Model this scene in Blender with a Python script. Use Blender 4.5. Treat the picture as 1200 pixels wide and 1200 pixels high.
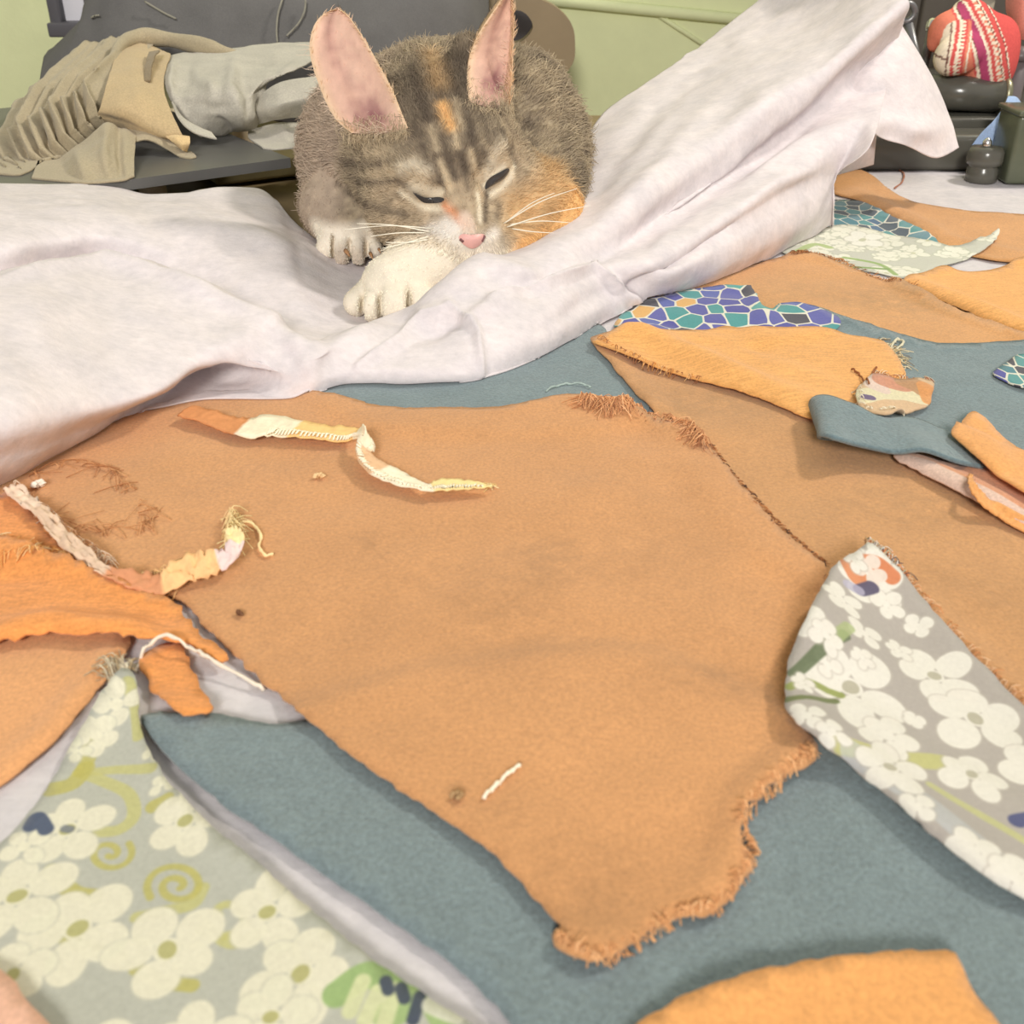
import bpy, math, random
import numpy as np
from mathutils import Vector
from mathutils.geometry import delaunay_2d_cdt
from mathutils.bvhtree import BVHTree
rng = np.random.default_rng(7); random.seed(7)
SC = bpy.context.scene
for o in list(bpy.data.objects): bpy.data.objects.remove(o)

# ---------------------------------------------------------------- camera
T0 = 0.75            # height of the table top
CH = 0.18            # the phone is held 18 cm above the table
TH = math.radians(30); F = 1250.0
cam_d = bpy.data.cameras.new('camera'); cam = bpy.data.objects.new('camera', cam_d)
SC.collection.objects.link(cam); SC.camera = cam
cam.location = (0, 0, T0 + CH); cam.rotation_euler = (math.radians(60), 0, 0)
cam_d.sensor_width = 36; cam_d.lens = F / 1200 * 36; cam_d.clip_start = 0.01; cam_d.clip_end = 50
cam_d.dof.use_dof = True; cam_d.dof.focus_distance = 0.52; cam_d.dof.aperture_fstop = 26.0

# ---------------------------------------------------------------- light, exposure
W = bpy.data.worlds.new('room_light'); SC.world = W; W.use_nodes = True
W.node_tree.nodes['Background'].inputs[0].default_value = (1.0, 0.985, 0.97, 1)
W.node_tree.nodes['Background'].inputs[1].default_value = 0.40
def area(name, loc, target, size, power, col):
    l = bpy.data.lights.new(name, 'AREA'); l.shape = 'DISK'; l.size = size; l.energy = power; l.color = col
    o = bpy.data.objects.new(name, l); SC.collection.objects.link(o); o.location = loc
    o.rotation_euler = (Vector(target) - Vector(loc)).to_track_quat('-Z', 'Y').to_euler(); return o
area('side_lamp', (1.00, 0.95, T0 + 1.25), (0, .6, T0), 0.18, 14.5, (1.0, .94, .86))
area('front_fill', (-.2, -2.0, T0 + 1.30), (.0, .8, T0), 0.6, 60, (1.0, .965, .91))  # unseen fill added behind the camera to brighten wall and cat
SC.view_settings.view_transform = 'Standard'; SC.view_settings.look = 'None'
SC.view_settings.gamma = 1; SC.view_settings.use_curve_mapping = False; SC.view_settings.exposure = 0.0

# ---------------------------------------------------------------- helpers
def lin(c):
    c = np.asarray(c, float) / 255
    return np.where(c <= .04045, c / 12.92, ((c + .055) / 1.055) ** 2.4)
def ray(px, py):
    u = (np.asarray(px, float) - 600) / F; v = (np.asarray(py, float) - 600) / F
    return np.stack([u, math.cos(TH) - v * math.sin(TH), -math.sin(TH) - v * math.cos(TH)], -1)
def U(px, py, h=0.0):             # photo point -> place in the room at height h (metres) over the table
    d = ray(px, py); t = -(CH - np.asarray(h)) / d[..., 2]
    return np.array([0, 0, T0 + CH]) + d * t[..., None]
def P(px, py, Y):                 # photo point -> place in the room at distance Y
    d = ray(px, py); return np.array([0, 0, T0 + CH]) + d * (np.asarray(Y, float) / d[..., 1])[..., None]
def proj(p):
    x, y, z = p[..., 0], p[..., 1], p[..., 2] - T0 - CH
    d = y * math.cos(TH) - z * math.sin(TH); up = y * math.sin(TH) + z * math.cos(TH)
    return np.stack([600 + F * x / d, 600 - F * up / d], -1)
def seg_dist(q, poly):            # q (...,2|3), poly: distance to the polyline and parameter 0..1
    q = np.asarray(q, float); poly = np.asarray(poly, float); K = poly.shape[1]; c = [q[..., k] for k in range(K)]
    best = np.full(q.shape[:-1], 1e18); tt = np.zeros(q.shape[:-1]); n = len(poly) - 1
    for i in range(n):
        a, ab = poly[i], poly[i + 1] - poly[i]; e = [c[k] - a[k] for k in range(K)]
        t = np.clip(sum(e[k] * ab[k] for k in range(K)) / max(ab @ ab, 1e-12), 0, 1)
        d = sum((e[k] - t * ab[k]) ** 2 for k in range(K))
        m = d < best; best[m] = d[m]; tt[m] = (i + t[m]) / n
    return np.sqrt(best), tt
def vnoise(p, seed=0):            # smooth value noise, p (...,2|3)
    p = np.asarray(p, float); k = p.shape[-1]; i = np.floor(p).astype(np.int64); f = p - i; f = f * f * (3 - 2 * f)
    out = 0
    for c in range(2 ** k):
        off = [(c >> a) & 1 for a in range(k)]; w = 1.0; h = np.full(p.shape[:-1], seed * 7919 + 13, np.int64)
        for a in range(k):
            w = w * (f[..., a] if off[a] else 1 - f[..., a])
            h = (h * 1664525 + (i[..., a] + off[a]) * 22695477 + 1013904223) & 0x7fffffff
            h = (h ^ (h >> 13)) * 1274126177 & 0x7fffffff
        out = out + w * ((h & 0xffff) / 65535.0)
    return out * 2 - 1
def crom(pts, n, closed=False):   # Catmull-Rom resample along axis 0
    pts = np.asarray(pts, float); m = len(pts)
    if closed: t = np.arange(n) / n * m
    else: t = np.linspace(0, m - 1, n)
    i = np.floor(t).astype(int)
    if not closed: i = np.minimum(i, m - 2)
    f = (t - i).reshape((-1,) + (1,) * (pts.ndim - 1))
    g = (lambda j: pts[j % m]) if closed else (lambda j: pts[np.clip(j, 0, m - 1)])
    a, b, c, d = g(i - 1), g(i), g(i + 1), g(i + 2)
    return .5 * (2 * b + (c - a) * f + (2 * a - 5 * b + 4 * c - d) * f ** 2 + (3 * b - a - 3 * c + d) * f ** 3)

def mesh_obj(name, V, Fc, mat, parent=None, smooth=True, uv=None, col=None):
    me = bpy.data.meshes.new(name); V = np.asarray(V, float)
    org = np.zeros(3)
    if parent is not None: org = np.array(parent.matrix_basis.translation) if parent.parent is None else np.array(parent.parent.location) + np.array(parent.location)
    else: org = np.array([V[:, 0].mean(), V[:, 1].mean(), V[:, 2].min()])
    me.from_pydata((V - org).tolist(), [], [tuple(int(i) for i in f) for f in Fc])
    if smooth: me.polygons.foreach_set('use_smooth', [True] * len(me.polygons))
    li = np.zeros(len(me.loops), np.int32); me.loops.foreach_get('vertex_index', li)
    if uv is not None:
        l = me.uv_layers.new(name='UVMap'); l.data.foreach_set('uv', np.asarray(uv, np.float32)[li].ravel())
    if col is not None:
        a = me.color_attributes.new('tint', 'FLOAT_COLOR', 'POINT')
        c = np.ones((len(V), 4), np.float32); c[:, :3] = col; a.data.foreach_set('color', c.ravel())
    if mat is not None: me.materials.append(mat)
    me.update()
    o = bpy.data.objects.new(name, me); SC.collection.objects.link(o)
    if parent is None: o.location = org
    else: o.parent = parent
    return o
def tag(o, label=None, cat=None, group=None, kind=None):
    for k, v in (('label', label), ('category', cat), ('group', group), ('kind', kind)):
        if v: o[k] = v
    return o
def empty(name, loc):
    o = bpy.data.objects.new(name, None); o.empty_display_size = .02; SC.collection.objects.link(o); o.location = loc; return o
def grid_faces(n, m, off=0, flip=False):
    i, j = np.meshgrid(np.arange(n - 1), np.arange(m - 1), indexing='ij'); a = (i * m + j).ravel() + off
    q = np.stack([a, a + m, a + m + 1, a + 1], -1)
    return q[:, ::-1] if flip else q
def grid_normals(G):
    n = np.cross(np.gradient(G, axis=0), np.gradient(G, axis=1)); return n / np.maximum(np.linalg.norm(n, axis=-1, keepdims=True), 1e-12)
def shell(G, t, off=0):           # thick sheet from a grid of points: vertices and faces
    n, m = G.shape[:2]; N = grid_normals(G)
    if (N * (np.array([0, 0, T0 + CH]) - G)).sum() < 0: sg = -1
    else: sg = 1
    V = np.concatenate([G.reshape(-1, 3), (G - sg * t * N).reshape(-1, 3)])
    top = grid_faces(n, m, 0, sg < 0); bot = grid_faces(n, m, n * m, sg > 0)
    b = [i * m for i in range(n)] + [(n - 1) * m + j for j in range(1, m)] + [i * m + m - 1 for i in range(n - 2, -1, -1)] + [j for j in range(m - 2, 0, -1)]
    b = np.array(b); c = np.roll(b, -1); side = np.stack([b, c, c + n * m, b + n * m], -1)
    if sg > 0: side = side[:, ::-1]
    Fc = np.concatenate([top, bot, side]) + off
    return V, Fc
def ridged(G, ridges):            # creases drawn along photo polylines: (points, height m, width px[, sharp])
    q = proj(G); N = grid_normals(G)
    if (N * (np.array([0, 0, T0 + CH]) - G)).sum() < 0: N = -N
    D = np.zeros(G.shape[:2])
    for r in ridges:
        d, t = seg_dist(q, r[0]); w = r[2]
        e = np.sin(np.pi * np.clip(t * .94 + .03, 0, 1)) ** .4
        D += r[1] * e * (np.exp(-(d / w) ** 2) if len(r) < 4 else np.clip(1 - d / w, 0, 1) ** 1.5)
    return G + N * D[..., None]
def join(parts):
    V, Fs, o = [], [], 0
    for v, f in parts: V.append(v); Fs += [tuple(np.asarray(q) + o) for q in f]; o += len(v)
    return np.concatenate(V), Fs
def tube(path, r, k=6, cap=True):
    path = np.asarray(path, float); n = len(path); r = np.broadcast_to(r, n)
    t = np.gradient(path, axis=0); t /= np.maximum(np.linalg.norm(t, axis=1, keepdims=True), 1e-12)
    up = np.array([0, 0, 1.]) if abs(t[0, 2]) < .9 else np.array([1., 0, 0])
    V = []
    for i in range(n):
        s = np.cross(t[i], up); s /= np.linalg.norm(s); w = np.cross(s, t[i]); up = w
        a = np.arange(k) / k * 2 * np.pi
        V.append(path[i] + r[i] * (np.cos(a)[:, None] * s + np.sin(a)[:, None] * w))
    V = np.concatenate(V); Fc = [(i * k + j, i * k + (j + 1) % k, (i + 1) * k + (j + 1) % k, (i + 1) * k + j) for i in range(n - 1) for j in range(k)]
    if cap: Fc += [tuple(range(k))[::-1], tuple(range((n - 1) * k, n * k))]
    return V, Fc
def box(cx, sx, bev=0.0, rot=0.0):   # bevelled box: centre, size
    import bmesh
    bm = bmesh.new(); bmesh.ops.create_cube(bm, size=1); bmesh.ops.scale(bm, vec=sx, verts=bm.verts)
    if bev: bmesh.ops.bevel(bm, geom=list(bm.edges), offset=bev, segments=3, affect='EDGES', profile=.5)
    V = np.array([v.co[:] for v in bm.verts]); Fc = []
    bm.verts.index_update(); Fc = [tuple(v.index for v in f.verts) for f in bm.faces]; bm.free()
    c, s = math.cos(rot), math.sin(rot); V = V @ np.array([[c, s, 0], [-s, c, 0], [0, 0, 1]])
    return V + np.array(cx), Fc
def lathe(prof, base, k=28, axis=None):
    V, n = [], len(prof); a = np.arange(k) / k * 2 * np.pi
    for r, z in prof: V.append(np.stack([r * np.cos(a), r * np.sin(a), np.full(k, z)], -1))
    V = np.concatenate(V)
    if axis is not None:
        q = Vector(axis).to_track_quat('Z', 'Y').to_matrix(); V = V @ np.array(q).T
    Fc = [(i * k + j, i * k + (j + 1) % k, (i + 1) * k + (j + 1) % k, (i + 1) * k + j) for i in range(n - 1) for j in range(k)]
    Fc += [tuple(range(k))[::-1], tuple(range((n - 1) * k, n * k))]
    return V + np.array(base), Fc
def prism(poly, Y, th, hole=None):   # outline in the photo, at distance Y, with thickness th away from us
    poly = np.asarray(poly, float)
    if hole is not None:              # ring of quads between outline and opening
        hole = np.asarray(hole, float); c = hole.mean(0); m = 96; an = np.arange(m) / m * 2 * np.pi - np.pi; rings = []
        for q in (poly, hole):
            q = crom(q, 800, True); a = np.arctan2(q[:, 1] - c[1], q[:, 0] - c[0]); o = np.argsort(a); rings.append(np.stack([np.interp(an, a[o], q[o, 0], period=2 * np.pi), np.interp(an, a[o], q[o, 1], period=2 * np.pi)], -1))
        q = np.concatenate(rings); V = P(q[:, 0], q[:, 1], np.full(2 * m, Y)); V = np.concatenate([V, V + np.array([0, th, 0])]); Fc = []
        for i in range(m):
            j = (i + 1) % m; Fc += [(i, j, m + j, m + i), (2 * m + j, 2 * m + i, 3 * m + i, 3 * m + j), (j, i, 2 * m + i, 2 * m + j), (m + i, m + j, 3 * m + j, 3 * m + i)]
        return V, Fc
    pts = P(poly[:, 0], poly[:, 1], np.full(len(poly), Y)); n = len(pts)
    all2 = [Vector((p[0], p[2])) for p in pts]; ed = [(i, (i + 1) % n) for i in range(n)]
    hp = []
    if hole is not None:
        hp = P(np.array(hole)[:, 0], np.array(hole)[:, 1], np.full(len(hole), Y)); all2 += [Vector((p[0], p[2])) for p in hp]
        ed += [(n + i, n + (i + 1) % len(hp)) for i in range(len(hp))]
    v2, e2, f2, *_ = delaunay_2d_cdt(all2, ed, [], 2 if hole is not None else 1, 1e-6)
    V = np.array([(v[0], Y, v[1]) for v in v2]); m = len(V)
    Fc = [tuple(f) for f in f2] + [tuple(i + m for i in f[::-1]) for f in f2]
    cnt = {}
    for f in f2:
        for a, b in zip(f, list(f[1:]) + [f[0]]):
            cnt[(a, b)] = 1
    for (a, b) in cnt:
        if (b, a) not in cnt: Fc.append((b, a, a + m, b + m))
    return np.concatenate([V, V + np.array([0, th, 0])]), Fc

# ---------------------------------------------------------------- materials
class NT:
    def __init__(s, name):
        s.m = bpy.data.materials.new(name); s.m.use_nodes = True; s.t = s.m.node_tree
        s.b = s.t.nodes['Principled BSDF']; s.out = s.t.nodes['Material Output']
    def n(s, kind, **kw):
        x = s.t.nodes.new(kind)
        for k, v in kw.items():
            if k.startswith('i_'): x.inputs[int(k[2:]) if k[2:].isdigit() else k[2:].replace('_', ' ')].default_value = v
            else: setattr(x, k, v)
        return x
    def l(s, a, b): s.t.links.new(a, b)
    def mix(s, fac, a, b, mode='MIX'):
        x = s.n('ShaderNodeMix', data_type='RGBA', blend_type=mode)
        for sock, v in ((x.inputs[0], fac), (x.inputs[6], a), (x.inputs[7], b)):
            if hasattr(v, 'is_linked') or isinstance(v, bpy.types.NodeSocket): s.l(v, sock)
            else: sock.default_value = v if isinstance(v, (int, float)) else (*v, 1)
        return x.outputs[2]
    def noise(s, scale, detail=4, rough=.6, vec=None, stretch=None):
        x = s.n('ShaderNodeTexNoise'); x.inputs['Scale'].default_value = scale; x.inputs['Detail'].default_value = detail; x.inputs['Roughness'].default_value = rough
        if vec is None: vec = s.geo()
        if stretch:
            mp = s.n('ShaderNodeMapping'); mp.inputs['Scale'].default_value = stretch; s.l(vec, mp.inputs[0])
            if len(stretch) > 3: pass
            vec = mp.outputs[0]
        s.l(vec, x.inputs['Vector']); return x.outputs['Fac']
    def geo(s):
        if not hasattr(s, '_g'): s._g = s.n('ShaderNodeTexCoord').outputs['Object']
        return s._g
    def ramp(s, f, stops):
        x = s.n('ShaderNodeValToRGB'); s.l(f, x.inputs[0]); e = x.color_ramp.elements
        while len(e) < len(stops): e.new(.5)
        for q, (p, c) in zip(e, stops): q.position = p; q.color = (*c, 1)
        return x.outputs[0]
    def bump(s, f, strength, dist, prev=None):
        x = s.n('ShaderNodeBump'); x.inputs['Strength'].default_value = strength; x.inputs['Distance'].default_value = dist
        s.l(f, x.inputs['Height'])
        if prev is not None: s.l(prev, x.inputs['Normal'])
        return x.outputs[0]
def fabric(name, rgb, var=.10, fuzz=.35, weave=None, stains=(), attr=False, image=None, rough=.95, mott=18, dark=None, sheen=.15, grain=1.0):
    k = NT(name); c = lin(rgb); g = k.geo()
    col = None
    if image is not None:
        tx = k.n('ShaderNodeTexImage', image=image, extension='EXTEND'); col = tx.outputs[0]
    elif attr:
        col = k.n('ShaderNodeAttribute', attribute_name='tint').outputs['Color']
    big = k.noise(mott, 5, .65); fine = k.noise(900, 3, .7)
    lo, hi = (1 - var * 1.6), (1 + var)
    f1 = k.ramp(big, [(.25, (lo,) * 3), (.75, (hi,) * 3)]); f2 = k.ramp(fine, [(.25, (1 - .22 * grain,) * 3), (.75, (1 + .16 * grain,) * 3)])
    if col is None:
        col = k.mix(1.0, tuple(c), f1, 'MULTIPLY')
    else: col = k.mix(.5, col, f1, 'MULTIPLY')
    col = k.mix(1.0, col, f2, 'MULTIPLY')
    if weave:
        a = k.noise(1.0, 2, .5, stretch=weave); col = k.mix(1.0, col, k.ramp(a, [(.3, (.86,) * 3), (.7, (1.1,) * 3)]), 'MULTIPLY')
    for (wx, wy, wz), r, sc_, amt in stains:       # worn smudges
        ge = k.n('ShaderNodeNewGeometry').outputs['Position']
        mp = k.n('ShaderNodeMapping'); mp.inputs['Location'].default_value = (-wx * sc_[0], -wy * sc_[1], 0); mp.inputs['Scale'].default_value = (sc_[0], sc_[1], 0); k.l(ge, mp.inputs[0])
        ln = k.n('ShaderNodeVectorMath', operation='LENGTH'); k.l(mp.outputs[0], ln.inputs[0])
        mr = k.n('ShaderNodeMapRange', interpolation_type='SMOOTHSTEP'); mr.inputs[1].default_value = r; mr.inputs[2].default_value = 0; mr.inputs[3].default_value = 0; mr.inputs[4].default_value = amt
        k.l(ln.outputs['Value'], mr.inputs[0])
        mm = k.n('ShaderNodeMath', operation='MULTIPLY'); k.l(mr.outputs[0], mm.inputs[0]); k.l(k.ramp(k.noise(140, 5, .7), [(.35, (0,) * 3), (.62, (1,) * 3)]), mm.inputs[1])
        col = k.mix(mm.outputs[0], col, tuple(lin(dark if dark is not None else (120, 95, 70))))
    k.l(col, k.b.inputs['Base Color']); k.b.inputs['Roughness'].default_value = rough
    k.b.inputs['Specular IOR Level'].default_value = .15
    k.b.inputs['Sheen Weight'].default_value = sheen; k.b.inputs['Sheen Roughness'].default_value = .6
    nb = k.bump(fine, fuzz, .0006); nb = k.bump(k.noise(260, 3, .6), fuzz * .6, .0010, nb); k.l(nb, k.b.inputs['Normal'])
    return k.m
def plain(name, rgb, rough=.6, spec=.3, metal=0.0, var=.08, scale=30, bump=0.0):
    k = NT(name); f = k.noise(scale, 5, .65)
    col = k.mix(1.0, tuple(lin(rgb)), k.ramp(f, [(.25, (1 - var * 1.5,) * 3), (.75, (1 + var,) * 3)]), 'MULTIPLY')
    k.l(col, k.b.inputs['Base Color']); k.b.inputs['Roughness'].default_value = rough; k.b.inputs['Specular IOR Level'].default_value = spec; k.b.inputs['Metallic'].default_value = metal
    if bump: k.l(k.bump(k.noise(scale * 6, 4, .6), bump, .002), k.b.inputs['Normal'])
    return k.m
def tinted(name, rough=.9, spec=.15, var=.1, scale=300):
    k = NT(name); a = k.n('ShaderNodeAttribute', attribute_name='tint').outputs['Color']
    col = k.mix(1.0, a, k.ramp(k.noise(scale, 4, .7), [(.25, (1 - var * 1.5,) * 3), (.75, (1 + var,) * 3)]), 'MULTIPLY')
    k.l(col, k.b.inputs['Base Color']); k.b.inputs['Roughness'].default_value = rough; k.b.inputs['Specular IOR Level'].default_value = spec
    k.l(k.bump(k.noise(scale * 2, 3, .6), .3, .0006), k.b.inputs['Normal']); return k.m
def nonwoven(name, rgb):
    k = NT(name)
    fib = k.noise(1.0, 4, .75, stretch=(190, 320, 260)); fib2 = k.noise(1.0, 3, .7, stretch=(700, 500, 600)); cl = k.noise(55, 5, .7)
    col = k.mix(1.0, tuple(lin(rgb)), k.ramp(fib, [(.3, (.92,) * 3), (.7, (1.05,) * 3)]), 'MULTIPLY')
    col = k.mix(1.0, col, k.ramp(cl, [(.3, (.90, .90, .91)), (.7, (1.06, 1.05, 1.04))]), 'MULTIPLY')
    k.l(col, k.b.inputs['Base Color']); k.b.inputs['Roughness'].default_value = .8; k.b.inputs['Specular IOR Level'].default_value = .2
    nb = k.bump(fib2, .35, .0007); nb = k.bump(fib, .25, .001, nb); k.l(nb, k.b.inputs['Normal'])
    tr = k.n('ShaderNodeBsdfTranslucent'); k.l(col, tr.inputs[0]); ms = k.n('ShaderNodeMixShader'); ms.inputs[0].default_value = .28
    k.l(k.b.outputs[0], ms.inputs[1]); k.l(tr.outputs[0], ms.inputs[2]); k.l(ms.outputs[0], k.out.inputs[0]); return k.m

# ---------------------------------------------------------------- the room
GREEN = plain('green_wall_paint', (222, 227, 178), .75, .25, var=.05, scale=14, bump=.25)
wv, wf = box((0.2, 1.26, 1.2), (5, .06, 2.4)); tag(mesh_obj('wall_back', wv, wf, GREEN, smooth=False), kind='structure')
fl = plain('brown_floor', (140, 110, 80), .6, .3, var=.2, scale=5)
v, f = box((0.2, 0, -.03), (5, 2.6, .06)); tag(mesh_obj('floor', v, f, fl, smooth=False), kind='structure')
a_, b_ = P(np.array([560, 1000]), np.array([-8, 36]), np.array([1.228, 1.228]))
v, f = tube([a_ + (a_ - b_) * .1, b_], .006, 8); tag(mesh_obj('trim_1', v, f, GREEN), kind='structure')
a_, b_ = P(np.array([752, 845]), np.array([5, 66]), np.array([1.23, 1.23])); v, f = tube([a_, b_], .0028, 6); tag(mesh_obj('trim_2', v, f, GREEN), kind='structure')

# the table: wooden top and four legs
WOOD = plain('worn_brown_wood', (150, 130, 95), .55, .3, var=.15, scale=20)
tb = empty('work_table', (.05, .45, 0)); tag(tb, 'brown wooden work table buried under sheets and fabric scraps', 'table')
v, f = box((.05, .45, T0 - .02), (1.5, 1.26, .036), .004); mesh_obj('table_top', v, f, WOOD, tb, False)
for sx in (-.64, .74):
    for sy in (-.12, 1.02):
        v, f = box((sx, sy, (T0 - .038) / 2), (.06, .06, T0 - .038), .004); mesh_obj('leg', v, f, WOOD, tb, False)

# ---------------------------------------------------------------- heights of everything lying flat on the table
GX0, GX1, GY0, GY1, GD = -.42, .62, .07, .98, .0015
gx = np.arange(GX0, GX1, GD); gy = np.arange(GY0, GY1, GD); GXX, GYY = np.meshgrid(gx, gy, indexing='ij')
HM = np.zeros_like(GXX)
def sample(Z, x, y):
    u = np.clip((np.asarray(x) - GX0) / GD, 0, Z.shape[0] - 1.001); v = np.clip((np.asarray(y) - GY0) / GD, 0, Z.shape[1] - 1.001)
    i = u.astype(int); j = v.astype(int); a = u - i; b = v - j
    return Z[i, j] * (1 - a) * (1 - b) + Z[i + 1, j] * a * (1 - b) + Z[i, j + 1] * (1 - a) * b + Z[i + 1, j + 1] * a * b
def spread(Z, n):                 # maximum then blur: cloth bridging over what lies under it
    for _ in range(n):
        p = np.pad(Z, 1, mode='edge'); Z = np.maximum.reduce([p[:-2, 1:-1], p[2:, 1:-1], p[1:-1, :-2], p[1:-1, 2:], Z])
    for _ in range(n * 2):
        p = np.pad(Z, 1, mode='edge'); Z = (p[:-2, 1:-1] + p[2:, 1:-1] + p[1:-1, :-2] + p[1:-1, 2:] + 2 * Z) / 6
    return Z
def on_top(poly, Z):              # where photo points land on the surface Z
    poly = np.asarray(poly, float); w = U(poly[:, 0], poly[:, 1], .004)
    h = np.full(len(poly), .004)
    for _ in range(7): h = .5 * h + .5 * np.clip(sample(Z, w[:, 0], w[:, 1]), 0, .04); w = U(poly[:, 0], poly[:, 1], h)
    return w
def inside(x, y, poly):
    poly = np.asarray(poly, float); out = np.zeros(np.shape(x), bool); lo, hi = poly.min(0), poly.max(0)
    m = (x >= lo[0]) & (x <= hi[0]) & (y >= lo[1]) & (y <= hi[1]); xs, ys = x[m], y[m]; r = np.zeros(xs.shape, bool); n = len(poly)
    order = np.argsort(ys, kind='stable'); sy, sx = ys[order], xs[order]; rs = np.zeros(xs.shape, bool)
    for i in range(n):
        (x1, y1), (x2, y2) = poly[i], poly[(i + 1) % n]
        if y1 == y2: continue
        a, b = np.searchsorted(sy, [min(y1, y2), max(y1, y2)]); 
        if b > a: rs[a:b] ^= sx[a:b] < (x2 - x1) * (sy[a:b] - y1) / (y2 - y1) + x1
    r[order] = rs; out[m] = r; return out
def scrap(name, label, poly, mat, thick=.0007, gap=.0004, lifts=(), lines=(), wav=.0006, step=.0045, jit=.0004, cat='fabric scrap', group=None, uvbox=None, smooth=True, spreadn=4, parent=None, hbase=.003):
    """one flat piece of cloth: photo outline -> table outline; drapes over what is already there.
    lifts: (px,py,height,radius m); lines: (photo polyline, height, radius m)"""
    global HM
    poly = np.asarray(poly, float)
    sd = sum(map(ord, label)) % 997
    base = spread(HM, spreadn)
    Z = base + gap + thick + wav * (vnoise(np.stack([GXX * 38, GYY * 38], -1), sd) + .5 * vnoise(np.stack([GXX * 90, GYY * 90], -1), sd + 1) + 1.2)
    for (px, py, h, r) in lifts:
        c = on_top([(px, py)], base)[0, :2]; Z = Z + h * np.exp(-(((GXX - c[0]) ** 2 + (GYY - c[1]) ** 2) / r ** 2))
    for (pl, h, r) in lines:
        pl = np.asarray(pl, float); q = on_top(pl, base)[:, :2]; lo, hi = q.min(0) - 3 * r, q.max(0) + 3 * r
        sl = (slice(*np.clip([(lo[0] - GX0) / GD, (hi[0] - GX0) / GD + 1], 0, len(gx)).astype(int)), slice(*np.clip([(lo[1] - GY0) / GD, (hi[1] - GY0) / GD + 1], 0, len(gy)).astype(int)))
        if GXX[sl].size == 0: continue
        d, t = seg_dist(np.stack([GXX[sl], GYY[sl]], -1), q)
        Z[sl] += h * np.exp(-(d / r) ** 2) * (np.sin(np.pi * np.clip(t * .9 + .05, 0, 1)) ** .5)
    if callable(mat): mat, uvbox = mat(Z)
    w = on_top(poly, Z)[:, :2]
    per = np.linalg.norm(np.roll(w, -1, 0) - w, axis=1).sum(); n = int(np.clip(per / (step * .55), 24, 520))
    if smooth:
        seglen = np.linalg.norm(np.roll(w, -1, 0) - w, axis=1); out = []
        m = len(w)
        for i in range(m):
            k = max(1, int(round(n * seglen[i] / per))); t = (np.arange(k) / k)[:, None]
            a, b, c, d = w[i - 1], w[i], w[(i + 1) % m], w[(i + 2) % m]
            ls, lp, ln_ = seglen[i], seglen[i - 1], seglen[(i + 1) % m]
            m1 = (c - a) / (ls + lp) * ls * .8; m2 = (d - b) / (ls + ln_) * ls * .8
            out.append((2 * t ** 3 - 3 * t ** 2 + 1) * b + (t ** 3 - 2 * t ** 2 + t) * m1 + (-2 * t ** 3 + 3 * t ** 2) * c + (t ** 3 - t ** 2) * m2)
        w = np.concatenate(out)
    jn = vnoise(np.stack([w[:, 0] * 400, w[:, 1] * 400], -1), sd); jn2 = vnoise(np.stack([w[:, 0] * 400 + 50, w[:, 1] * 400], -1), sd)
    w = w + np.stack([jn, jn2], -1) * jit
    x0, y0 = w.min(0); x1, y1 = w.max(0); st = step
    ix = np.arange(x0, x1, st); iy = np.arange(y0, y1, st); X, Y = np.meshgrid(ix, iy, indexing='ij'); X = X + (np.arange(len(iy)) % 2)[None, :] * st * .5
    X, Y = X.ravel(), Y.ravel(); m = inside(X, Y, w)
    if m.any():
        X, Y = X[m], Y[m]
        d, _ = seg_dist(np.stack([X, Y], -1), np.vstack([w, w[:1]])); m = d > st * .4; X, Y = X[m], Y[m]
    nb = len(w); pts = [Vector(p) for p in w] + [Vector((a, b)) for a, b in zip(X, Y)]
    v2, e2, f2, *_ = delaunay_2d_cdt(pts, [(i, (i + 1) % nb) for i in range(nb)], [], 1, 1e-7)
    v2 = np.array([v[:] for v in v2]); z = sample(Z, v2[:, 0], v2[:, 1]) + T0; N = len(v2)
    V = np.concatenate([np.column_stack([v2, z]), np.column_stack([v2, z - thick])])
    Fc = [tuple(q) for q in f2] + [tuple(i + N for i in q[::-1]) for q in f2]; ed = set()
    for q in f2:
        for a, b in zip(q, list(q[1:]) + [q[0]]): ed.add((a, b))
    Fc += [(b, a, a + N, b + N) for a, b in ed if (b, a) not in ed]
    uv = None
    if uvbox is not None:
        X0, Y0, X1, Y1 = uvbox; uv = np.stack([(V[:, 0] - X0) / (X1 - X0), (V[:, 1] - Y0) / (Y1 - Y0)], -1)
    o = mesh_obj(name, V, Fc, mat, parent, True, uv)
    if label and parent is None: tag(o, label, cat, group)
    mk = inside(GXX, GYY, w); HM = np.where(mk, np.maximum(HM, Z), HM)
    return o
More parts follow.
